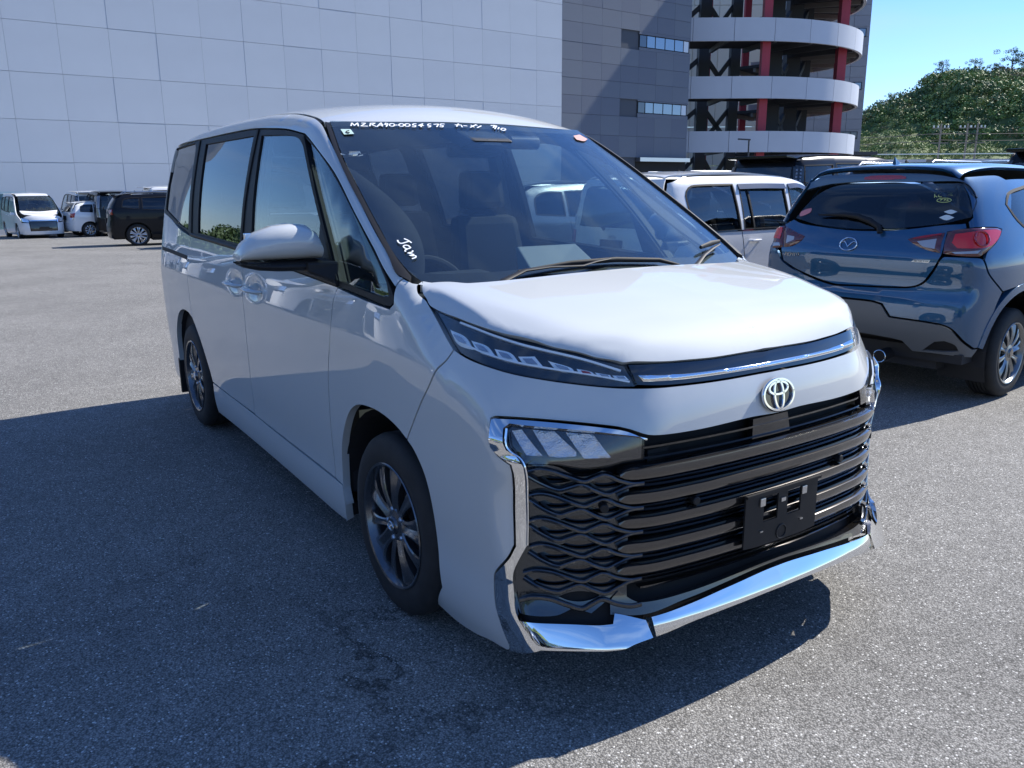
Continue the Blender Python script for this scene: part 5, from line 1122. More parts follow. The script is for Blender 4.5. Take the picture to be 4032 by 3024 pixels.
bp_ = [(0, .733), (.23, .744), (.324, .755), (.372, .784), (.407, .853), (.434, .94), (.448, .960), (.502, .960), (.589, .957), (.608, .945), (.646, .851), (.748, .735), (.72, .66), (.70, .56), (.675, .45), (.66, .387), (.619, .385), (.562, .437), (.503, .515), (.447, .541), (.236, .560), (.19, .637), (.133, .650), (0, .652)]
panel('rear_bumper', dem, CB, bp_+[(-a, b) for a, b in reversed([q for q in bp_[1:-1] if q[1] < .652 or q[0] > .5])]+[(-.53, .955), (-.50, .93), (-.462, .860), (-.352, .796), (-.118, .729)], 'V', dem_f, res=.035, thick=.02)
VAL = mat('grey_valance_plastic', (.12, .125, .13), .45)
vb_ = [(0, .645), (.13, .643), (.185, .63), (.23, .553), (.44, .535), (.50, .508), (.556, .432), (.615, .378), (.65, .38), (.62, .323), (.449, .333), (.355, .333), (.301, .398), (.226, .410), (0, .422)]
panel('bumper_valance', dem, [VAL, DARK_IN], vb_+[(-a, b) for a, b in reversed(vb_[1:-1])], 'V', dem_f, res=.04, thick=.02, off=-.004, holes=[g_['reflr'], [(-a, b) for a, b in g_['reflr']]])
panel('valance_pocket', dem, GASKET, g_['reflr'], 'V', dem_f, off=-.02, thick=.004, gap=-.004, mirror=True)
b = MB(); b.box((-.66, -.16, .52), (-.60, .16, .63)); b.build('plate_recess', GASKET, dem)
b = MB(); b.box((-.665, -.05, .585), (-.655, .05, .61)); b.build('plate_lamp', SATIN, dem)
panel('spoiler', dem, [paint('spoiler_grey_blue', (.06, .09, .13), metal=.5), DARK_IN], [(.53, 1.36), (.50, 1.42), (.42, 1.452), (.30, 1.468), (0, 1.474), (-.30, 1.468), (-.45, 1.450), (-.54, 1.42), (-.60, 1.36), (-.63, 1.31), (-.57, 1.385), (-.52, 1.412), (-.34, 1.414), (0, 1.416), (.30, 1.405), (.42, 1.385)], 'B', dem_f, res=.03, off=.008, thick=.03)
panel('high_brake_lamp', dem, REDL, [(.085, 1.43), (.08, 1.45), (.02, 1.46), (-.16, 1.46), (-.205, 1.45), (-.21, 1.432), (-.06, 1.426)], 'B', dem_f, off=.014, thick=.01, res=.03)
REDB = mat('bright_red_lens', (.62, .012, .012), .06, coat=1.)
CLRL = mat('clear_lamp_lens', (.42, .42, .44), .10, .35, coat=1., bump=(120, .5, .002))
for L_, nm in (('lampR', 'tail_lamp'), ('lampRi', 'tail_lamp'), ('lampLi', 'tail_lamp'), ('lampL', 'tail_lamp')):
    panel(nm, dem, [AMBERL, DARK_IN], g_[L_], 'V', dem_f, res=.02, off=.004, thick=.02, dome=(.010, .02))
def shrink(P, s): P = np.array(P); c = P.mean(0); return [tuple(q) for q in c+(P-c)*s]
panel('red_lens', dem, REDB, [(.49, 1.095), (.60, 1.118), (.70, 1.12), (.725, 1.105), (.70, 1.065), (.66, 1.03), (.61, 1.01), (.50, 1.005), (.475, 1.04)], 'V', dem_f, res=.02, off=.0155, thick=.003)
panel('red_lens', dem, REDL, [(.285, 1.057), (.33, 1.073), (.44, 1.1), (.438, 1.085), (.33, 1.055)], 'V', dem_f, res=.02, off=.0155, thick=.003)
panel('red_lens', dem, REDB, [(-.58, 1.085), (-.525, 1.10), (-.51, 1.07), (-.50, 1.01), (-.56, 1.01)], 'V', dem_f, res=.02, off=.0155, thick=.003)
panel('reversing_lens', dem, CLRL, g_['lampRiw'], 'V', dem_f, res=.02, off=.0155, thick=.003); panel('reversing_lens', dem, CLRL, g_['lampLiw'], 'V', dem_f, res=.02, off=.0155, thick=.003)
panel('indicator_lens', dem, CLRL, g_['lampRw'], 'V', dem_f, res=.02, off=.0155, thick=.003)
panel('indicator_lens', dem, CLRL, [(-.55, .985), (-.495, .99), (-.475, .965), (-.54, .955)], 'V', dem_f, res=.02, off=.0155, thick=.003)
P, N = surf([(.595, 1.066)], 'V', dem_f, .018); b = MB(); ax, up = plane_axes(N[0])
b.tube([P[0]+(ax*math.cos(t)+up*math.sin(t))*.048 for t in np.linspace(0, 2*math.pi, 25)], .006, 6, cap=False); b.build('lamp_ring', REDL, dem, smooth=50)
# badges
P, N = surf([DD['logo'][0]], 'B', dem_f, .006); P, N = P[0], N[0]; ax, up = plane_axes(N); b = MB()
b.tube([P+ax*.060*math.cos(t)+up*.045*math.sin(t)*(1 if math.sin(t) > 0 else .95) for t in np.linspace(0, 2*math.pi, 37)], .0055, 6, cap=False)
for s_ in (-1, 1): b.tube([P+ax*s_*q[0]+up*q[1] for q in ((.050, .016), (.034, .020), (.018, .008), (0, -.016))], [.003, .005, .005, .004], 6)
b.build('emblem', CHROME, dem, smooth=60)
def letters(txt, P, ax, up, N, h, w, m_, name, parent, slant=.25):
    F_ = {'D': [[(0, 0), (0, 1), (.6, 1), (1, .6), (1, .35), (.6, 0), (0, 0)]], 'E': [[(1, 1), (0, 1), (0, 0), (1, 0)], [(0, .5), (.8, .5)]], 'M': [[(0, 0), (0, 1), (.5, .4), (1, 1), (1, 0)]], 'I': [[(.5, 0), (.5, 1)]],
          'O': [[(.3, 0), (0, .3), (0, .7), (.3, 1), (.7, 1), (1, .7), (1, .3), (.7, 0), (.3, 0)]], 'S': [[(1, 1), (0, 1), (0, .5), (1, .5), (1, 0), (0, 0)]], 'K': [[(0, 0), (0, 1)], [(1, 1), (0, .5), (1, 0)]], 'Y': [[(0, 1), (.5, .5), (1, 1)], [(.5, .5), (.5, 0)]],
          'A': [[(0, 0), (.5, 1), (1, 0)], [(.2, .4), (.8, .4)]], 'C': [[(1, 1), (0, 1), (0, 0), (1, 0)]], 'T': [[(0, 1), (1, 1)], [(.5, 1), (.5, 0)]], 'V': [[(0, 1), (.5, 0), (1, 1)]]}
    b = MB(); x = 0
    for ch in txt:
        for L in F_[ch]:
            pts = [P+ax*(x+w*.72*q[0]+slant*h*q[1])+up*h*q[1] for q in L]
            for p0, p1 in zip(pts[:-1], pts[1:]): b.bar(p0, p1, h*.17, .003, up=N)
        x += w
    return b.build(name, m_, parent)
P, N = surf([(.556, .903)], 'B', dem_f, .002); _, Nn = surf([(.49, .91)], 'B', dem_f); P2 = surf([(.418, .907)], 'B', dem_f, .002)[0][0]; ax = (P2-P[0])/np.linalg.norm(P2-P[0]); up = np.array([0, 0, 1.])
letters('DEMIO', P[0], ax, up, Nn[0], .022, .027, CHROME, 'model_lettering', dem)
bd = panel('badge_plate', dem, SATIN, g_['badge'], 'B', dem_f, off=.003, thick=.003, gap=0)[0]
P, N = surf([(-.39, .921)], 'B', dem_f, .004); P2 = surf([(-.485, .921)], 'B', dem_f, .004)[0][0]; ax = (P2-P[0])/np.linalg.norm(P2-P[0])
letters('SKYACTIV', P[0]+ax*.008, ax, up, N[0], .009, .0105, GASKET, 'badge_lettering', dem)
STK = mat('white_sticker', (.62, .68, .70), .5)
for k_ in ('oval1', 'oval2'):
    panel('sticker', dem, STK, g_[k_], 'B', dem_f, off=.003, thick=.0006, gap=0, corner=120)
panel('sticker', dem, mat('red_white_sticker', (.60, .22, .24), .5), g_['redst'], 'B', dem_f, off=.003, thick=.0006, gap=0, corner=120)
YW = mat('yellow_marker', (.62, .66, .22), .6)
for L_ in ([(-.395, 1.352), (-.405, 1.315)], [(-.41, 1.35), (-.40, 1.33), (-.42, 1.318)], [(-.44, 1.347), (-.425, 1.335), (-.425, 1.322), (-.445, 1.32)], [(-.47, 1.348), (-.50, 1.345), (-.475, 1.335), (-.505, 1.332)], [(-.425, 1.30)]+[(-.465+.042*math.cos(t), 1.30+.013*math.sin(t)) for t in np.linspace(.3, 6.3, 12)], [(-.44, 1.303), (-.455, 1.307), (-.445, 1.297)], [(-.462, 1.305), (-.475, 1.305), (-.465, 1.295)], [(-.482, 1.305), (-.49, 1.30), (-.482, 1.296), (-.482, 1.305)]):
    strokes('marker_writing', dem, YW, [L_], 'B', dem_f, w=.0035, off=.0032)
P, N = surf(g_['wiper'], 'B', dem_f, .03); b = MB(); b.tube(P, [.018, .020, .022, .021, .017, .005], 8, flat=.9); b.build('rear_wiper', BLACKPL, dem, smooth=50)
b = MB(); b.tube([(-.60, -.27, .30), (-.72, -.275, .295)], .040, 20); b.build('exhaust_pipe', GASKET, dem, smooth=50)
b = MB(); b.tube([(-.722, -.275+.040*math.cos(t), .295+.040*math.sin(t)) for t in np.linspace(0, 2*math.pi, 25)], .0035, 6, cap=False); b.build('exhaust_rim', CHROME, dem, smooth=50)
for u_ in (.171, -.171, .50, -.50):
    P, N = surf([(u_, .675 if abs(u_) < .3 else .69)], 'V', dem_f); b = MB(); b.tube([P[0]-N[0]*.01, P[0]+N[0]*.002], .012, 16); b.build('parking_sensor', BLUE, dem, smooth=30)
def fin(parent, x, z, m_, s=1.):
    b = MB(); b.hexa([(x-.03*s, -.022*s, z), (x-.03*s, .022*s, z), (x+.13*s, .015*s, z), (x+.13*s, -.015*s, z), (x-.025*s, -.003, z+.085*s), (x-.025*s, .003, z+.085*s), (x+.0, .003, z+.07*s), (x+.0, -.003, z+.07*s)]); return b.build('shark_fin_antenna', m_, parent, bevel=.004)
fin(dem, -.20, 1.50, BLUE)
ribbon('wheel_arch_trim', dem, BLUE, [(-.425, .383), (-.385, .52), (-.305, .64), (-.17, .722), (0, .752), (.17, .72), (.30, .64), (.375, .5), (.39, .36)], 'S', dem_f, [(-.03, -.03), (-.022, .008), (.022, .004), (.03, -.03)], mirror=True)
for s_ in (-1, 1):
    b = MB(); V = []; F = []; n = 14
    for i in range(n+1):
        a_ = math.pi*(1.15-1.25*i/n); V += [(.39*math.cos(a_), s_*.80, .32+.38*math.sin(a_)), (.39*math.cos(a_), s_*.5, .32+.38*math.sin(a_))]
    for i in range(n): F.append((2*i, 2*i+1, 2*i+3, 2*i+2))
    b.add(V, F); b.build('wheel_well', DARK_IN, dem)
b = MB(); b.box((-.55, -.62, .33), (-.3, .62, .37)); b.box((-.45, -.60, .37), (.5, .60, .80)); b.build('underbody', DARK_IN, dem)

# ---- the other parked cars
def place(car, x, y, deg, s=1., z=None):
    car.location = (x, y, float(gz(x, y)) if z is None else z); car.rotation_euler = (0, 0, R_(deg)); car.scale = (s, s, s); return car
# white box-shaped wagon with rounded-square windows
wg = minivan_spec(WHITE2, H=1.60, wb=2.60, wr=.31, xr=-.72, xf=3.45, yw=.83,
    zs=[.1, .25, .4, .7, .9, 1.0, 1.15, 1.35, 1.5, 1.6, 1.7], pr=[.79, .83, .85, .858, .858, .85, .82, .765, .71, .62, .5],
    rx=[-.8, -.65, -.2, .4, 1.2, 1.7, 2.0, 2.4, 2.75, 3.1, 3.35, 3.5], rz=[1.50, 1.56, 1.61, 1.63, 1.61, 1.55, 1.42, 1.15, .98, .90, .78, .5],
    bz=[.1, .35, .6, .95, 1.3, 1.5, 1.7], bx=[-.62, -.71, -.72, -.70, -.66, -.60, -.50], fz=[.1, .3, .5, .7, .9, 1.1], fx=[3.35, 3.44, 3.45, 3.40, 3.25, 3.0],
    side_top=[(3.05, .88), (2.65, 1.0), (2.2, 1.28), (1.85, 1.46), (1.4, 1.555), (.2, 1.565), (-.3, 1.55), (-.54, 1.49), (-.63, 1.2), (-.675, .6)],
    wins=[[(-.36, 1.36), (-.30, 1.44), (-.20, 1.465), (.42, 1.475), (.46, .985), (-.24, .985), (-.30, 1.05)], [(.52, 1.47), (.52, .99), (1.36, .985), (1.34, 1.47)], [(1.43, 1.46), (1.42, .985), (2.35, .965), (2.40, 1.0), (2.05, 1.28), (1.80, 1.42)]],
    xroof=-.52, xws=1.80, xwb=2.70, yroof=.58, znose=.78, gaps=[[(.47, .98), (.55, .62)], [(1.385, 1.0), (1.385, .28)], [(2.3, .96), (2.15, .3)]], handles=[(.70, .86), (1.62, .85)], handle_m=WHITE2, seats=(.6, 1.5), zdash=.98, nfront=2,
    rear=dict(glass=[(-.60, 1.02), (.60, 1.02), (.57, 1.10), (.54, 1.42), (.48, 1.46), (-.48, 1.46), (-.54, 1.42), (-.57, 1.10)], gate=[(-.66, .48), (.66, .48), (.69, 1.0), (.60, 1.54), (-.60, 1.54), (-.69, 1.0)], zb=.48, zw=1.0,
              lamps=[('tail_lamp', [(.49, .70), (.57, .70), (.57, .98), (.49, .98)], REDL)], spoiler=None))
wg['glass'] = glass('wagon_rear_glass', (.16, .18, .20), .10)
wag, wagf = make_car('white_wagon', 'white box-shaped wagon with tinted side windows, left of the blue hatchback', wg)
place(wag, -4.72, 4.78, 94)
for x0, x1 in ((.50, 1.36), (1.42, 1.82)):
    ribbon('window_visor', wag, mat('smoked_visor', (.05, .05, .055), .15, coat=1.), [(x0, 1.45), ((x0+x1)/2, 1.455), (x1, 1.45 if x1 < 1.5 else 1.40)], 'S', wagf, [(-.035, .0), (-.035, .022), (.030, .006), (.030, .0)], mirror=True)
ribbon('belt_moulding', wag, CHROME, [(-.24, .975), (.5, .977), (1.4, .974), (2.36, .955)], 'S', wagf, [(-.008, -.004), (-.008, .006), (.008, .006), (.008, -.004)], mirror=True)
ribbon('window_divider', wag, GASKET, [(.66, 1.47), (.68, 1.2), (.70, .99)], 'S', wagf, [(-.012, -.012), (-.012, .0), (.012, .0), (.012, -.012)], mirror=True)
P, N = surf([(0, .90)], 'B', wagf, .005); ax, up = plane_axes(N[0]); b = MB(); toyota_rings(b, P[0], ax, up, .055, .004, N[0]); b.build('emblem', SATIN, wag, smooth=60)
# silver hatchback seen through the windscreen
sil, silf = make_car('silver_hatchback', 'silver hatchback seen through the windscreen of the big white minivan', hatch_spec(SILVER)); place(sil, -7.75, 4.9, 93, 1.04)
# black minivan with roof spoiler
bm, _ = make_car('black_minivan', 'black minivan with a broad roof spoiler, behind the white wagon', minivan_spec(BLACKP, H=1.9), cat='van')
bm.children; place(bm, -7.82, 11.0, 93, 1.06)
for s_ in (-1, 1):
    for k_ in range(8):
        for j in range(2):
            P, N = surf([(s_*(.445+.036*j), 1.22+.055*k_)], 'V', car_surface(minivan_spec(BLACKP)) if 'MVF' not in globals() else MVF)
            if 'MVF' not in globals(): MVF = car_surface(minivan_spec(BLACKP))
            ax, up = plane_axes(N[0]); b = MB(); c_ = P[0]+N[0]*.012
            b.hexa([c_-ax*.015-up*.017-N[0]*.006, c_+ax*.015-up*.017-N[0]*.006, c_+ax*.015-up*.017, c_-ax*.015-up*.017, c_-ax*.015+up*.017-N[0]*.006, c_+ax*.015+up*.017-N[0]*.006, c_+ax*.015+up*.017, c_-ax*.015+up*.017])
            b.build('lamp_cell', LAMPCLR, bm)
sv_, _ = make_car('grey_suv', 'dark crossover with silver roof rails just behind the left end of the blue hatchback', suv_spec(GREYP, roof_paint=SILVER), rear=True); place(sv_, -5.55, 10.9, 94, 1.06); fin(sv_, .1, 1.66, GASKET)
for s_ in (-1, 1):
    b = MB(); b.tube([(-.3, s_*.56, 1.64), (-.2, s_*.56, 1.70), (1.3, s_*.55, 1.70), (1.5, s_*.54, 1.62)], .016, 8); b.build('roof_rail', SATIN, sv_, smooth=50)
s2 = copy_tree(sv_); tag(s2, 'silver-roofed crossover with roof rails, left of the black minivan and behind the white wagon', 'car'); place(s2, -10.7, 10.9, 94, 1.05)
for o in s2.children:
    if o.type == 'MESH' and o.data.materials and o.data.materials[0] == GREYP:
        o.data = o.data.copy(); o.data.materials[0] = SILVER
def repaint(root, frm, to):
    for o in root.children:
        if o.type == 'MESH' and o.data.materials:
            for i, mm in enumerate(o.data.materials):
                if mm == frm:
                    o.data = o.data.copy() if o.data.users > 1 else o.data; o.data.materials[i] = to
def clone(src, label, x, y, deg, s=1., cat=None, frm=None, to=None, group=None, name=None, z=None):
    c = copy_tree(src)
    if name: c.name = name
    c['label'] = label
    if cat: c['category'] = cat
    if group: c['group'] = group
    if frm is not None: repaint(c, frm, to)
    return place(c, x, y, deg, s, z)
b6 = clone(bm, 'black minivan seen from behind above the right end of the blue hatchback roof', -3.45, 12.1, 93, 1.06)
b7 = clone(bm, 'black minivan with white lamp column cut off by the right edge of the photo', -1.35, 8.95, 93, 1.06)
w5 = clone(bm, 'white minivan roof showing behind the shark fin of the blue hatchback', -7.1, 16.9, 93, 1.03, frm=BLACKP, to=WHITE2, name='white_minivan')
w6 = clone(w5, 'white minivan roof showing between the black minivan and the two shark fins', -10.2, 17.0, 93, 1.02)
# far row on the left, in front of the big pale wall
fa = empty('tmp'); bpy.data.objects.remove(fa)
far1 = clone(w5, 'white minivan facing the camera, leftmost in the far row by the pale wall', -40.6, .62, 6, 1.0)
far2 = clone(w5, 'white minivan seen from behind, second from the left in the far row', -40.2, 3.25, 182, 1.03)
far3 = clone(bm, 'black minivan seen from behind with clear tail lamps in the far row', -37.2, 3.75, 180, 1.0)
repaint_l = [o for o in far3.children if o.name.startswith('tail_lamp')]
for o in repaint_l: o.data = o.data.copy(); o.data.materials[0] = LAMPCLR
far4 = clone(sil, 'low white hatchback between the white and black minivans of the far row', -37.6, 2.55, 100, 1.0, frm=SILVER, to=WHITE2, name='white_hatchback')
far5 = clone(sv_, 'black crossover side-on with a spoked wheel, nearest in the far row', -27.3, 2.9, 85, 1.0, frm=GREYP, to=BLACKP, name='black_suv'); repaint(far5, SILVER, BLACKP)
far6 = clone(w5, 'tall white van whose roof shows above the black minivan of the far row', -42.5, 6.9, 92, 1.16, name='white_van')
far6['category'] = 'van'
far7 = clone(s2, 'grey crossover parked in the far row directly behind the minivan tail', -24.2, 4.9, 88, 1.0)

# ------------------------------------------------------------------ buildings
wd = np.array([-.0648, .9979, 0.]); wnrm = np.array([.9979, .0648, 0.]); WP0 = np.array([-46., 0, 0])
def wpt(s, z, out=0.): p = WP0+wd*s+wnrm*out; return (p[0], p[1], z)
def wall_mat(name, col, seed, streak=.04):
    m = mat(name, col, .75, noise=(.35, .035, 6), bump=(3.5, .08, .01)); return m
PALE = [wall_mat('pale_wall_panel', (.54, .58, .63), 0), wall_mat('pale_wall_panel_b', (.53, .57, .62), 1), wall_mat('pale_wall_panel_c', (.545, .585, .632), 2)]
SLATE = [wall_mat('slate_wall_panel', (.15, .17, .21), 0), wall_mat('slate_wall_panel_b', (.14, .158, .20), 1), wall_mat('slate_wall_panel_c', (.158, .178, .215), 2)]
JOINT = mat('joint_backing', (.52, .56, .61), .8)
JOINTD = mat('dark_joint_backing', (.08, .09, .11), .8)
def slab(b, s0, s1, z0, z1, o0, o1): b.hexa([wpt(s0, z0, o0), wpt(s1, z0, o0), wpt(s1, z0, o1), wpt(s0, z0, o1), wpt(s0, z1, o0), wpt(s1, z1, o0), wpt(s1, z1, o1), wpt(s0, z1, o1)])
def panel_wall(parent, s0, s1, zrows, mats, step=2.35, name='wall_panel', skip=None):
    pan = {}
    k = 0; n = int(round((s1-s0)/step)); st = (s1-s0)/n
    for j in range(len(zrows)-1):
        za, zb_ = zrows[j], zrows[j+1]
        for i in range(n):
            a, b_ = s0+i*st, s0+(i+1)*st
            if skip and skip(a, b_, za, zb_): continue
            mi = RNG.integers(0, 3); key = (round(zb_-za, 3), mi)
            if key not in pan:
                b = MB(); w2, h2 = st/2-.005, (zb_-za)/2-.010
                b.hexa([(-w2, -.05, -h2), (w2, -.05, -h2), (w2, .0, -h2), (-w2, .0, -h2), (-w2, -.05, h2), (w2, -.05, h2), (w2, 0, h2), (-w2, 0, h2)]); pan[key] = b.mesh(name, mats[mi])
            o = link(name, pan[key], parent); c = wpt((a+b_)/2, (za+zb_)/2, .05+RNG.uniform(-.004, .004)); o.location = c
            o.rotation_euler = (RNG.uniform(-.0004, .0004), 0, math.atan2(-wd[0]*-1, wd[1])*0+math.atan2(wd[1], wd[0])+math.pi)
            k += 1
bw_ = empty('pale_building', tuple(wpt(18, -.7))); tag(bw_, 'huge pale blue-grey windowless building of flat wall panels filling the upper left', 'building')
def child_at(o, root):   # keep world placement under a placed empty
    o.parent = root; o.matrix_parent_inverse = Matrix.Translation(-Vector(root.location)); return o
b = MB(); slab(b, -9, 36.0, -1.2, 24.0, -6., .0); child_at(b.build('wall_core', JOINT), bw_)
zr = [-.9, 2.75, 4.8, 7.0, 9.35, 11.6, 13.9, 16.2, 18.5, 20.8, 23.1]
n0 = len(bpy.data.objects); before = set(o.name for o in bpy.data.objects)
panel_wall(bw_, -8.2, 36.0, zr, PALE)
for o in bpy.data.objects:
    if o.name not in before and o.parent == bw_: o.matrix_parent_inverse = Matrix.Translation(-Vector(bw_.location))
tw = empty('slate_tower', tuple(wpt(43, -1))); tag(tw, 'dark slate-grey office tower with narrow ribbon windows between the pale building and the ramp', 'building')
b = MB(); slab(b, 36.0, 49.65, -1.5, 34.0, -9., -.06); child_at(b.build('wall_core', JOINTD), tw)
before = set(o.name for o in bpy.data.objects)
zt_ = [-1.2, 3.55, 5.15, 6.6, 7.9, 9.1, 10.3, 11.55, 12.9, 14.1, 15.3, 16.5, 17.8, 19.0, 20.2, 21.4, 22.7, 23.9]
WB = [(6.9, 7.8), (11.75, 12.7), (16.6, 17.55), (21.5, 22.4)]
def skp(a, b_, za, zb_): return b_ > 43.4 and (any(za < w1-.05 and zb_ > w0+.05 for w0, w1 in WB) or za < 0) 
panel_wall(tw, 36.0, 49.65, zt_, SLATE, step=1.95, skip=skp)
SKYG = mat('office_glass', (.20, .24, .30), .05, .6, coat=1.); DKG = mat('office_glass_dark', (.05, .06, .09), .06, .4, coat=1.); LITEG = mat('office_blind', (.62, .68, .74), .3)
for w0, w1 in WB:
    # rows of slate above and below each window ribbon
    za = max(z for z in zt_ if z <= w0); zb_ = min(z for z in zt_ if z >= w1)
    s_a = 36.0+1.95*4 if False else 36+4*1.95
    for (a, c) in ((43.8, 49.65),):
        b = MB(); slab(b, 43.8-.0, 49.65, za, w0, -.02, .05); b.build('wall_panel', SLATE[0], tw)
        b = MB(); slab(b, 43.8-.0, 49.65, w1, zb_, -.02, .05); b.build('wall_panel', SLATE[1], tw)
    f = MB(); slab(f, 43.8, 49.55, w0, w1, -.05, -.02); wf = f.build('window', GASKET, tw)
    ps = np.linspace(43.9, 49.5, 6); ps = [43.85, 44.65, 45.6, 46.7, 47.8, 48.85, 49.5]
    for i in range(6):
        b = MB(); slab(b, ps[i]+.05, ps[i+1]-.05, w0+.07, w1-.07, -.02, .01); b.build('pane', DKG if i == 0 else (LITEG if i == 5 else SKYG), wf)
b = MB(); slab(b, 43.8, 49.65, 3.25, 3.55, 0, .5); b.build('entrance_canopy', SATIN, tw)
b = MB(); slab(b, 43.8, 49.65, -1.0, 3.25, -.05, -.02); b.build('entrance', GASKET, tw)
b = MB(); slab(b, 36.0, 43.8, -1.2, 3.55, -.02, .052) ; 
for o in bpy.data.objects:
    if o.name not in before and o.parent == tw: o.matrix_parent_inverse = Matrix.Translation(-Vector(tw.location))
# local survey frame looking up the lot: (right, ahead) -> world
YAW = 2.55966; fh = np.array([math.cos(YAW), math.sin(YAW)]); rh_ = np.array([fh[1], -fh[0]]); C0 = np.array([2.4946, -1.9787])
def lw(l, d, z): p = C0+fh*d+rh_*l; return (float(p[0]), float(p[1]), z)
# spiral car ramp
rp_ = empty('spiral_ramp', lw(22, 89, -1.)); tag(rp_, 'spiral car park ramp with curved white parapets and red columns', 'ramp')
CL, CD, RR = 20.1, 89.5, 14.6
def rp_pt(t, r): # t: 0..1 along straight then arc
    return None
def outline(r, seg=48):
    pts = []
    for x in np.linspace(12, CL, 5)[:-1]: pts.append((x, CD-r))
    for a in np.linspace(-math.pi/2, 1.0, seg): pts.append((CL+r*math.cos(a), CD+r*math.sin(a)))
    return pts
CONC = [mat('parapet_panel', (.52, .55, .61), .6, noise=(.5, .03)), mat('parapet_panel_b', (.50, .53, .59), .6, noise=(.5, .03))]
DKS = mat('ramp_underside', (.035, .037, .042), .8); DKC = mat('dark_steel', (.045, .05, .06), .6); REDC = mat('red_column_paint', (.40, .035, .06), .5); BEAM = mat('grey_beam', (.20, .19, .18), .7); TANW = mat('sun_toned_back_wall', (.80, .72, .58), .8)  # tan back wall: sunlight is put into the colour, its face is shaded
O_, I_ = outline(RR), outline(RR-.25)
lev = [(4.15, 5.92), (8.62, 10.42), (13.25, 15.1), (18.0, 19.8), (22.7, 24.5)]
L_acc = np.concatenate([[0], np.cumsum([math.dist(O_[i], O_[i+1]) for i in range(len(O_)-1)])])
def ol(s, P): return tuple(np.array([np.interp(s, L_acc, [p[0] for p in P]), np.interp(s, L_acc, [p[1] for p in P])]))
for z0, z1 in lev:
    tot = L_acc[-1]; n = int(tot/3.35)
    for k_ in range(n):
        s0, s1 = tot*k_/n+.02, tot*(k_+1)/n-.02; b = MB(); V = []; m_ = 6
        dz = lambda s: 0.
        for i in range(m_+1):
            s = s0+(s1-s0)*i/m_; o_, i_ = ol(s, O_), ol(s, I_)
            V += [lw(*o_, z0), lw(*i_, z0), lw(*i_, z1), lw(*o_, z1)]
        F = [(0, 1, 2, 3), tuple(4*m_+q for q in (3, 2, 1, 0))]
        for i in range(m_):
            for q in range(4): F.append((4*i+q, 4*i+(q+1) % 4, 4*i+4+(q+1) % 4, 4*i+4+q))
        b.add(V, F); b.build('parapet_panel', CONC[k_ % 2], rp_, smooth=40)
    # deck slab ring
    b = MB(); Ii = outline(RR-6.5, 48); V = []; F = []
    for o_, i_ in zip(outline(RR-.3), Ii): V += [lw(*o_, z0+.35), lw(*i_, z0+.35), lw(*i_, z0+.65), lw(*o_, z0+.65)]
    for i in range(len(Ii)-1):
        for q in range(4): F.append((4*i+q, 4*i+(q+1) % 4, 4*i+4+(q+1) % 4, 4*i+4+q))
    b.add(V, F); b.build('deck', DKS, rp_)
    for a in np.linspace(-1.9, .95, 12):   # radial beams under the deck
        b = MB(); r0, r1 = RR-.5, RR-6.4
        if a < -math.pi/2: x_ = CL+(a+math.pi/2)*22; b.bar(lw(x_, CD-r0, z0+.15), lw(x_, CD-r1, z0+.15), .3, .4)
        else: b.bar(lw(CL+r0*math.cos(a), CD+r0*math.sin(a), z0+.15), lw(CL+r1*math.cos(a), CD+r1*math.sin(a), z0+.15), .3, .4)
        b.build('deck_beam', BEAM if a > -.6 else DKC, rp_)
tops = 26.
for a, rr, w_ in ((-1.42, RR-1.2, .70), (-.66, RR-1.3, .78), (.02, RR-1.1, .66), (.62, RR-1.4, .65), (1.02, RR-1.5, .7)):
    l_, d_ = CL+rr*math.cos(a), CD+rr*math.sin(a); b = MB(); b.bar(lw(l_, d_, -1.5), lw(l_, d_, tops), w_, w_, up=(fh[0], fh[1], 0)); b.build('red_column', REDC, rp_)
b = MB(); b.bar(lw(21.5, 96, -1.5), lw(21.5, 96, tops), .7, .7, up=(fh[0], fh[1], 0)); b.build('red_column', REDC, rp_)
for l_, d_, w_ in ((14.2, 86, .8), (18.6, 84.5, 1.05), (21.6, 84.5, .9), (25.0, 83.4, 1.3), (27.4, 85.5, 1.3), (29.6, 88.2, .9), (16.6, 92, .9)):
    b = MB(); b.bar(lw(l_, d_, -1.5), lw(l_, d_, tops), w_, w_, up=(fh[0], fh[1], 0)); b.build('steel_column', DKC, rp_)
for z0, z1 in zip([-.5]+[a[1]-.9 for a in lev], [a[0]+.35 for a in lev]+[27.]):
    for (la, da), (lb, db) in (((14.4, 86), (18.4, 84.6)), ((18.8, 84.5), (21.4, 84.5)), ((25.2, 83.6), (27.3, 85.4)), ((27.5, 85.6), (29.5, 88))):
        b = MB(); b.bar(lw(la, da, z0+.3), lw(lb, db, z1-.3), .38, .38); b.build('cross_brace', DKC, rp_)
        b = MB(); b.bar(lw(la, da, z1-.3), lw(lb, db, z0+.3), .38, .38); b.build('cross_brace', DKC, rp_)
for o in list(rp_.children): o.matrix_parent_inverse = Matrix.Translation(-Vector(rp_.location))
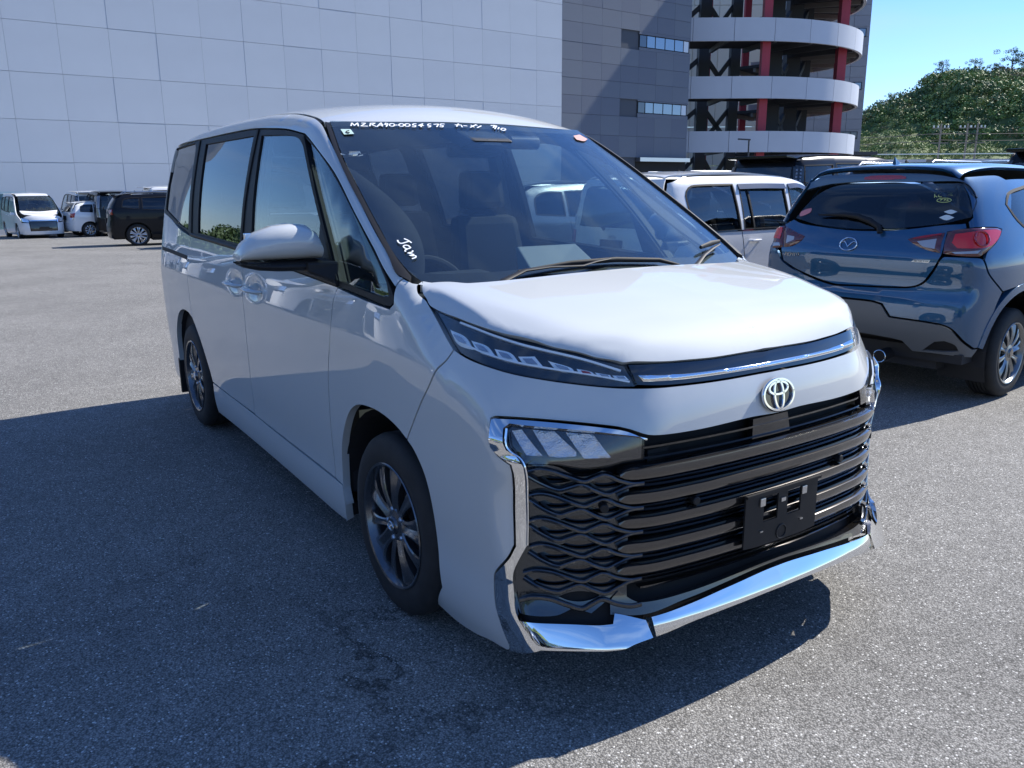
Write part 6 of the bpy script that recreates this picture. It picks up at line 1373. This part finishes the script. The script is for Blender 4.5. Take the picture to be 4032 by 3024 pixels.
# car park decks behind, seen through the ramp
bk = empty('rear_building', lw(20, 112, -1)); tag(bk, 'tan building wall coloured as if sunlit, seen between the decks of the spiral ramp', 'building')
b = MB()
for j in range(6):
    for i in range(9):
        l0 = 10+i*3.1; b = MB(); b.hexa([lw(l0+.03, 108, -1+j*4.7+.03), lw(l0+3.07, 108, -1+j*4.7+.03), lw(l0+3.07, 108.4, -1+j*4.7+.03), lw(l0+.03, 108.4, -1+j*4.7+.03), lw(l0+.03, 108, 3.7+j*4.7-.03), lw(l0+3.07, 108, 3.7+j*4.7-.03), lw(l0+3.07, 108.4, 3.7+j*4.7-.03), lw(l0+.03, 108.4, 3.7+j*4.7-.03)])
        child_at(b.build('wall_panel', TANW), bk)
# second tower right of the ramp
t2 = empty('far_tower', lw(39, 106, -1)); tag(t2, 'tall grey-blue tower rising behind the right side of the spiral ramp', 'building')
b = MB(); b.hexa([lw(33, 105.2, -1), lw(42.75, 105.2, -1), lw(42.75, 118, -1), lw(33, 118, -1), lw(33, 105.2, 40), lw(42.75, 105.2, 40), lw(42.75, 118, 40), lw(33, 118, 40)]); child_at(b.build('wall_core', JOINT), t2)
STL = [wall_mat('tower_panel', (.25, .27, .30), 0), wall_mat('tower_panel_b', (.235, .255, .29), 1)]
zs_ = [-1, 1.5, 3.6, 5.2, 6.55, 7.75, 9., 10.2, 11.2, 12.5, 13.8, 15., 16.2, 17.3, 18.35, 19.5, 20.7, 21.9, 23.2, 24.5, 26, 28, 30, 33, 36, 40]
bands = [(6.75, 7.6), (12.2, 13.1), (15.05+2.2*0, 15.05), (18.3, 19.25), (23.9, 24.9)]
for j in range(len(zs_)-1):
    for i in range(5):
        l0 = 33.0+i*1.95
        b = MB(); b.hexa([lw(l0+.02, 105.05, zs_[j]+.015), lw(l0+1.93, 105.05, zs_[j]+.015), lw(l0+1.93, 105.2, zs_[j]+.015), lw(l0+.02, 105.2, zs_[j]+.015), lw(l0+.02, 105.05, zs_[j+1]-.015), lw(l0+1.93, 105.05, zs_[j+1]-.015), lw(l0+1.93, 105.2, zs_[j+1]-.015), lw(l0+.02, 105.2, zs_[j+1]-.015)])
        child_at(b.build('wall_panel', STL[(i+j) % 2]), t2)
for (w0, w1) in ((6.7, 7.55), (12.35, 13.25), (18.3, 19.3), (24.1, 25.1)):
    b = MB(); b.hexa([lw(37.0, 104.98, w0), lw(42.3, 104.98, w0), lw(42.3, 105.04, w0), lw(37.0, 105.04, w0), lw(37.0, 104.98, w1), lw(42.3, 104.98, w1), lw(42.3, 105.04, w1), lw(37.0, 105.04, w1)]); wf = child_at(b.build('window', GASKET), t2)
    for i in range(6):
        l0 = 37.08+i*.87; b = MB(); b.hexa([lw(l0, 104.93, w0+.08), lw(l0+.75, 104.93, w0+.08), lw(l0+.75, 104.97, w0+.08), lw(l0, 104.97, w0+.08), lw(l0, 104.93, w1-.08), lw(l0+.75, 104.93, w1-.08), lw(l0+.75, 104.97, w1-.08), lw(l0, 104.97, w1-.08)])
        o = b.build('pane', DKG if w0 < 7 else SKYG); o.parent = wf; o.matrix_parent_inverse = (Matrix.Translation(-Vector(t2.location)))@Matrix.Identity(4) if False else wf.matrix_parent_inverse
        o.matrix_parent_inverse = Matrix.Identity(4)
# low dark shed and gate house at the foot of the tower
sh = empty('low_shed', lw(42, 98, -1)); tag(sh, 'low dark flat-roofed shed at the foot of the grey-blue tower', 'shed')
b = MB(); b.hexa([lw(36.4, 96, -1), lw(40.4, 96, -1), lw(40.4, 101, -1), lw(36.4, 101, -1), lw(36.4, 96, 4.5), lw(40.4, 96, 4.5), lw(40.4, 101, 4.5), lw(36.4, 101, 4.5)]); child_at(b.build('wall', mat('dark_shed', (.03, .032, .038), .6)), sh)
b = MB(); b.hexa([lw(35.9, 95.5, 4.5), lw(40.9, 95.5, 4.5), lw(40.9, 101.5, 4.5), lw(35.9, 101.5, 4.5), lw(35.9, 95.5, 4.85), lw(40.9, 95.5, 4.85), lw(40.9, 101.5, 4.85), lw(35.9, 101.5, 4.85)]); child_at(b.build('roof', DKC), sh)
b = MB(); b.hexa([lw(36.9, 95.9, 1.5), lw(38.6, 95.9, 1.5), lw(38.6, 95.98, 1.5), lw(36.9, 95.98, 1.5), lw(36.9, 95.9, 4.1), lw(38.6, 95.9, 4.1), lw(38.6, 95.98, 4.1), lw(36.9, 95.98, 4.1)]); child_at(b.build('window', SKYG), sh)
# lamp post in front of the ramp
lp_ = empty('lamp_post', lw(17.2, 62, -1)); tag(lp_, 'slim dark lamp post with a short arm in front of the lowest ramp parapet', 'lamp post')
b = MB(); b.tube([lw(17.2, 62, -1), lw(17.2, 62, 4.55)], .06, 8); child_at(b.build('pole', DKC), lp_)
b = MB(); b.bar(lw(17.3, 62, 4.55), lw(16.4, 62, 4.6), .14, .10); child_at(b.build('lamp_head', DKC), lp_)
# glass screen fence at far left
gf = empty('glass_fence', tuple(wpt(-2.5, -.7, 3.0))); tag(gf, 'pale green glass panel fence at the far left edge', 'fence')
GG = mat('green_fence_glass', (.22, .36, .38), .15, .2, coat=1., noise=(2, .3))
for i in range(5):
    s0 = -6+i*1.35
    b = MB(); slab(b, s0, s0+1.31, -.35, 1.25, 3.0, 3.04); child_at(b.build('glass_panel', GG), gf)
    b = MB(); slab(b, s0-.03, s0+.01, -.7, 1.35, 2.98, 3.06); child_at(b.build('post', SATIN), gf)
b = MB(); slab(b, -6, .75, 1.25, 1.36, 2.97, 3.07); child_at(b.build('rail', mat('pale_blue_rail', (.45, .58, .62), .4)), gf)
b = MB(); slab(b, -6, .75, -.72, -.36, 2.95, 3.09); child_at(b.build('kerb', CONC[0]), gf)

# ------------------------------------------------------------------ hill, woods, poles
def hill_h(l, d):
    pr = np.interp(l, [40, 80, 106, 122, 128, 135, 139, 142, 147, 152, 159, 170, 178, 200, 260], [8, 14, 17, 22.5, 25.5, 27, 28.5, 33.5, 35.5, 36, 37, 36.5, 36, 40, 30])
    t = np.clip((d-205)/95, 0, 1); base = 4+(pr-4)*np.interp(t, [0, .15, .35, .6, .8, 1], [0, .12, .30, .62, .86, 1.])
    base = np.where(d > 300, pr-(d-300)*.12, base)
    gl_ = 2.2*np.sin(l*.13+d*.05)+1.6*np.sin(l*.31-d*.11); return base+gl_*np.clip(t*2, 0, 1)*(1-.75*t)
def terr(h): st_ = 2.7; fr = (h/st_) % 1; return h if h > 19 else math.floor(h/st_)*st_+st_*max(0., min(1., (fr-.55)/.45))
gl = np.arange(-20, 330, 3.); gd = np.concatenate([np.arange(140, 205, 16.), np.arange(205, 312, 1.6), [330, 360, 420]])
V = []; 
for d_ in gd:
    for l_ in gl:
        h = float(hill_h(l_, d_)) if d_ >= 205 else 1.+ (d_-140)/65*3.
        h = terr(h)
        V.append(lw(l_, d_, h))
n = len(gl); F = [(j*n+i, (j+1)*n+i, (j+1)*n+i+1, j*n+i+1) for j in range(len(gd)-1) for i in range(n-1)]
b = MB(); b.add(V, F); HG = mat('hill_soil_and_grass', (.11, .15, .05), .9, noise=(.12, .35, 6)); o = b.build('wooded_hill', HG, smooth=60); tag(o, kind='structure')
def leafmat(name, c, v=.3):
    m = mat(name, c, .65, noise=(.25, v, 3)); m.node_tree.nodes["Principled BSDF"].inputs['Subsurface Weight'].default_value = 0; return m
LEAF = [leafmat('leaf_mid', (.15, .22, .06)), leafmat('leaf_dark', (.085, .14, .055)), leafmat('leaf_yellow', (.22, .26, .08)), leafmat('leaf_rust', (.20, .16, .08))]
def clump(nleaf, size, rng, flat=.75):
    """leaf-sized faces through a lumpy crown volume"""
    P = rng.normal(size=(nleaf, 3)); P /= np.linalg.norm(P, axis=1, keepdims=True); P *= rng.uniform(.45, 1., (nleaf, 1))**.5
    lob = 1+.35*np.sin(P[:, 0:1]*5+rng.uniform(0, 6))*np.cos(P[:, 1:2]*4+rng.uniform(0, 6)); P = P*lob; P[:, 2] *= flat
    A = rng.normal(size=(nleaf, 3)); A /= np.linalg.norm(A, axis=1, keepdims=True); B = np.cross(A, P+.01); B /= np.linalg.norm(B, axis=1, keepdims=True)
    Q = np.stack([P-A*size, P-B*size*.7, P+A*size, P+B*size*.7], 1); return Q
rg = np.random.default_rng(3)
proto = [clump(110, .15, rg) for _ in range(6)]
groups = {0: [], 1: [], 2: [], 3: []}
def scatter(l_, d_, z_, r_, k_):
    Q = proto[rg.integers(0, 6)]; a = rg.uniform(0, 6.28); ca, sa = math.cos(a), math.sin(a)
    M_ = np.array([[ca, -sa, 0], [sa, ca, 0], [0, 0, 1]]); w = np.array(lw(l_, d_, z_)); groups[k_].append((Q.reshape(-1, 3)@M_.T)*r_+w)
for l_ in np.arange(60, 215, 2.2):
    for d_ in np.arange(206, 306, 2.8):
        l1, d1 = l_+rg.uniform(-1.2, 1.2), d_+rg.uniform(-1.5, 1.5); h = terr(float(hill_h(l1, d1))); t_ = (d1-205)/95
        woods = (h > 20) or (128 < l1 < 150 and h > 12 and rg.uniform() < .75)
        if woods: scatter(l1, d1, h+rg.uniform(.6, 2.2), rg.uniform(1.5, 3.0), int(rg.choice([1, 1, 1, 0, 0, 2, 3], p=[.14, .14, .08, .26, .16, .15, .07])))
        elif rg.uniform() < .9: scatter(l1, d1, h+rg.uniform(.1, .6), rg.uniform(.8, 1.7), int(rg.choice([0, 2, 2, 1, 3], p=[.35, .25, .2, .15, .05])))
for l_ in np.arange(20, 300, 3.2):      # bushes at the hill foot
    for d_ in (150, 165, 180, 195): scatter(l_+rg.uniform(-1.5, 1.5), d_, 1.2+(d_-140)/65*3., rg.uniform(1., 2.4), int(rg.choice([0, 1, 2])))
for k_, nm in ((0, 'green_undergrowth'), (1, 'dark_woodland'), (2, 'yellow_undergrowth'), (3, 'dry_undergrowth')):  # the third set holds the clumps with yellow leaves
    A = np.concatenate(groups[k_]); nq = len(A)//4; me = bpy.data.meshes.new(nm); me.vertices.add(len(A)); me.vertices.foreach_set('co', A.ravel())
    me.loops.add(len(A)); me.loops.foreach_set('vertex_index', np.arange(len(A))); me.polygons.add(nq); me.polygons.foreach_set('loop_start', np.arange(0, len(A), 4)); me.polygons.foreach_set('loop_total', [4]*nq)
    me.materials.append(LEAF[k_]); me.update(calc_edges=True); me.validate(); o = link(nm, me); tag(o, kind='stuff')
TRK = mat('tree_bark', (.06, .05, .04), .9)
def tree(l_, d_, z_, h, label, k_=1, nl=16):
    r = empty('hill_tree', lw(l_, d_, z_)); tag(r, label, 'tree', None); base = np.array(lw(l_, d_, z_))
    b = MB(); b.tube([(0, 0, -1.), (.1, 0, h*.45), (.25, .1, h*.8)], [.30, .2, .08], 6)
    for j in range(6):
        a = rg.uniform(0, 6.28); z0 = h*rg.uniform(.35, .65); b.tube([(.1, 0, z0), (math.cos(a)*h*.22, math.sin(a)*h*.22, z0+h*.18)], [.10, .03], 5)
    b.build('trunk', TRK, r, smooth=40)
    Q = []
    for j in range(nl):
        c_ = np.array([rg.normal()*h*.20, rg.normal()*h*.20, h*rg.uniform(.5, 1.0)]); Q.append(clump(70, .17, rg).reshape(-1, 3)*h*rg.uniform(.09, .15)+c_)
    A = np.concatenate(Q); me = bpy.data.meshes.new('crown'); me.from_pydata(A.tolist(), [], np.arange(len(A)).reshape(-1, 4).tolist()); me.materials.append(LEAF[k_]); link('crown', me, r)
for (l_, h, lab, k_) in ((122.5, 5.5, 'small round tree at the left foot of the ridge beside the tower', 1), (131.5, 5, 'tree on the lower left shoulder of the hill skyline', 0), (147.5, 6.5, 'spreading tree on the skyline at the top of the steep slope', 1), (158.5, 6.5, 'tall thin-crowned tree at the middle of the hill skyline', 0), (165.5, 5.5, 'rounded tree on the skyline left of the dome-shaped one', 1), (171, 9, 'dome-shaped tree standing clear of the hill skyline near the right edge', 1), (176, 8, 'sparse tree at the right edge of the hill skyline', 0)):
    tree(l_, 299, float(hill_h(l_, 299))-.5, h, lab, k_)
WOODP = mat('pole_concrete', (.22, .20, .17), .8); WIRE = mat('wire', (.05, .05, .055), .6)
poles = []
for l_, lab in ((59.9, 'leftmost of the three utility poles below the terraced hill'), (63.6, 'middle one of the three utility poles below the terraced hill'), (65.0, 'rightmost of the three utility poles below the terraced hill')):
    r = empty('utility_pole', lw(l_, 120, -1.)); tag(r, lab, 'utility pole', None)
    b = MB(); b.tube([(0, 0, 0), (0, 0, 10.4)], [.15, .11], 10); b.build('pole', WOODP, r, smooth=40)
    for z_ in (9.8, 9.0, 7.8):
        b = MB(); b.bar((-rh_[0]*1.2, -rh_[1]*1.2, z_), (rh_[0]*1.2, rh_[1]*1.2, z_), .12, .12); b.build('crossarm', WOODP, r)
    for q in (-1, -.4, .5, 1):
        b = MB(); b.lathe([(0, 0), (.10, 0), (.10, .3), (0, .3)], 8, c=(rh_[0]*q, rh_[1]*q, 9.85), axis='z'); b.build('insulator', SATIN, r)
    poles.append(l_)
def wire(name, pts, rad, label):
    b = MB(); b.tube(pts, rad, 4, cap=False); o = b.build(name, WIRE); tag(o, label, 'cable'); return o
def sag(a, c, s, n=14): return [(a[0]+(c[0]-a[0])*t, a[1]+(c[1]-a[1])*t, a[2]+(c[2]-a[2])*t-4*s*t*(1-t)) for t in np.linspace(0, 1, n)]
for z_, nm in ((9.0, 'upper power cable strung along the utility poles'), (8.1, 'lower power cable strung along the utility poles')):
    wire('power_cable', sag(lw(30, 124, z_-1), lw(59.9, 120, z_-.9), .5)+sag(lw(59.9, 120, z_-.9), lw(90, 117, z_), .5)[1:], .035, nm)
for (e0, e1, lab) in (((430, 70), (640, 78), 'highest line of the high-voltage cables crossing the sky'), ((400, 62), (640, 66), 'second high-voltage cable crossing the sky'), ((400, 40), (640, 55), 'lowest high-voltage cable crossing the sky')):
    pass
fw = empty('site_fence', lw(50, 100, -1)); tag(fw, 'pale low roadside wall and rail at the foot of the hill', 'fence')
for i in range(16):
    l0 = 41.5+i*2.4; b = MB(); b.hexa([lw(l0+.04, 110, .5), lw(l0+2.36, 110, .5), lw(l0+2.36, 110.2, .5), lw(l0+.04, 110.2, .5), lw(l0+.04, 110, 4.35), lw(l0+2.36, 110, 4.35), lw(l0+2.36, 110.2, 4.35), lw(l0+.04, 110.2, 4.35)]); child_at(b.build('fence_panel', CONC[i % 2] if i % 5 else BEAM), fw)
b = MB(); b.bar(lw(41.5, 109.9, 5.0), lw(79, 109.9, 5.0), .12, .12); child_at(b.build('rail', SATIN), fw)
# a wooded ridge and a car row on the camera side of the lot: the minivan's flank mirrors them
gl = np.arange(-600, 160, 8.); V = []
for q, hh in ((0, 0), (20, 18), (45, 30), (90, 42), (140, 12)):
    for x_ in gl: V.append((x_, -95-q, hh*(1+.25*math.sin(x_*.05)+.15*math.sin(x_*.13))*(1. if x_ > -150 else .5)-.5))
n = len(gl); F = [(j*n+i, j*n+i+1, (j+1)*n+i+1, (j+1)*n+i) for j in range(4) for i in range(n-1)]
b = MB(); b.add(V, F); o = b.build('low_ridge', HG, smooth=60); tag(o, kind='structure')
A = []
for x_ in np.concatenate([np.arange(-600, -160, 7.5), np.arange(-160, 150, 3.4)]):
    for yy, h_ in ((-94, 2), (-108, 12), (-125, 23), (-160, 36)):
        Q = proto[rg.integers(0, 6)].reshape(-1, 3)*rg.uniform(2.2, 4.5)*(1.9 if x_ < -160 else 1.); A.append(Q+[x_+rg.uniform(-1.5, 1.5), yy+rg.uniform(-3, 3), h_*(1+.25*math.sin(x_*.05))*(1. if x_ > -150 else .5)+1.5])
A = np.concatenate(A); me = bpy.data.meshes.new('ridge_woodland'); me.vertices.add(len(A)); me.vertices.foreach_set('co', A.ravel()); me.loops.add(len(A)); me.loops.foreach_set('vertex_index', np.arange(len(A))); me.polygons.add(len(A)//4); me.polygons.foreach_set('loop_start', np.arange(0, len(A), 4)); me.polygons.foreach_set('loop_total', [4]*(len(A)//4)); me.materials.append(LEAF[1]); me.update(calc_edges=True); o = link('ridge_woodland', me); tag(o, kind='stuff')
for i, (x_, src_) in enumerate(((-9.5, w5), (-6.6, sil), (-3.8, bm), (-1.0, w5), (1.8, s2), (4.6, dem if False else sil), (7.6, bm), (-12.6, sv_), (-15.6, w5), (-18.5, sil), (-21.4, bm), (-24.3, w5), (-27.2, s2), (-30.1, sil), (-33., w5), (-36., bm), (-39., w5), (-42., sv_), (-45., w5))):
    clone(src_, ['white minivan parked out of view opposite the big white minivan, mirrored in its flank', 'silver hatchback parked out of view opposite the big white minivan', 'black minivan parked out of view opposite the big white minivan', 'second white minivan in the mirrored row', 'grey crossover in the mirrored row', 'second silver hatchback in the mirrored row', 'second black minivan in the mirrored row', 'dark crossover in the mirrored row', 'third white minivan in the mirrored row', 'third silver hatchback in the mirrored row', 'third black minivan in the mirrored row', 'fourth white minivan in the mirrored row', 'second grey crossover in the mirrored row', 'fourth silver hatchback in the mirrored row', 'fifth white minivan in the mirrored row', 'fourth black minivan in the mirrored row', 'sixth white minivan in the mirrored row', 'second dark crossover in the mirrored row', 'last white minivan at the far end of the mirrored row'][i], x_, -9.2, 92, 1., group='cars in the row mirrored by the minivan flank')
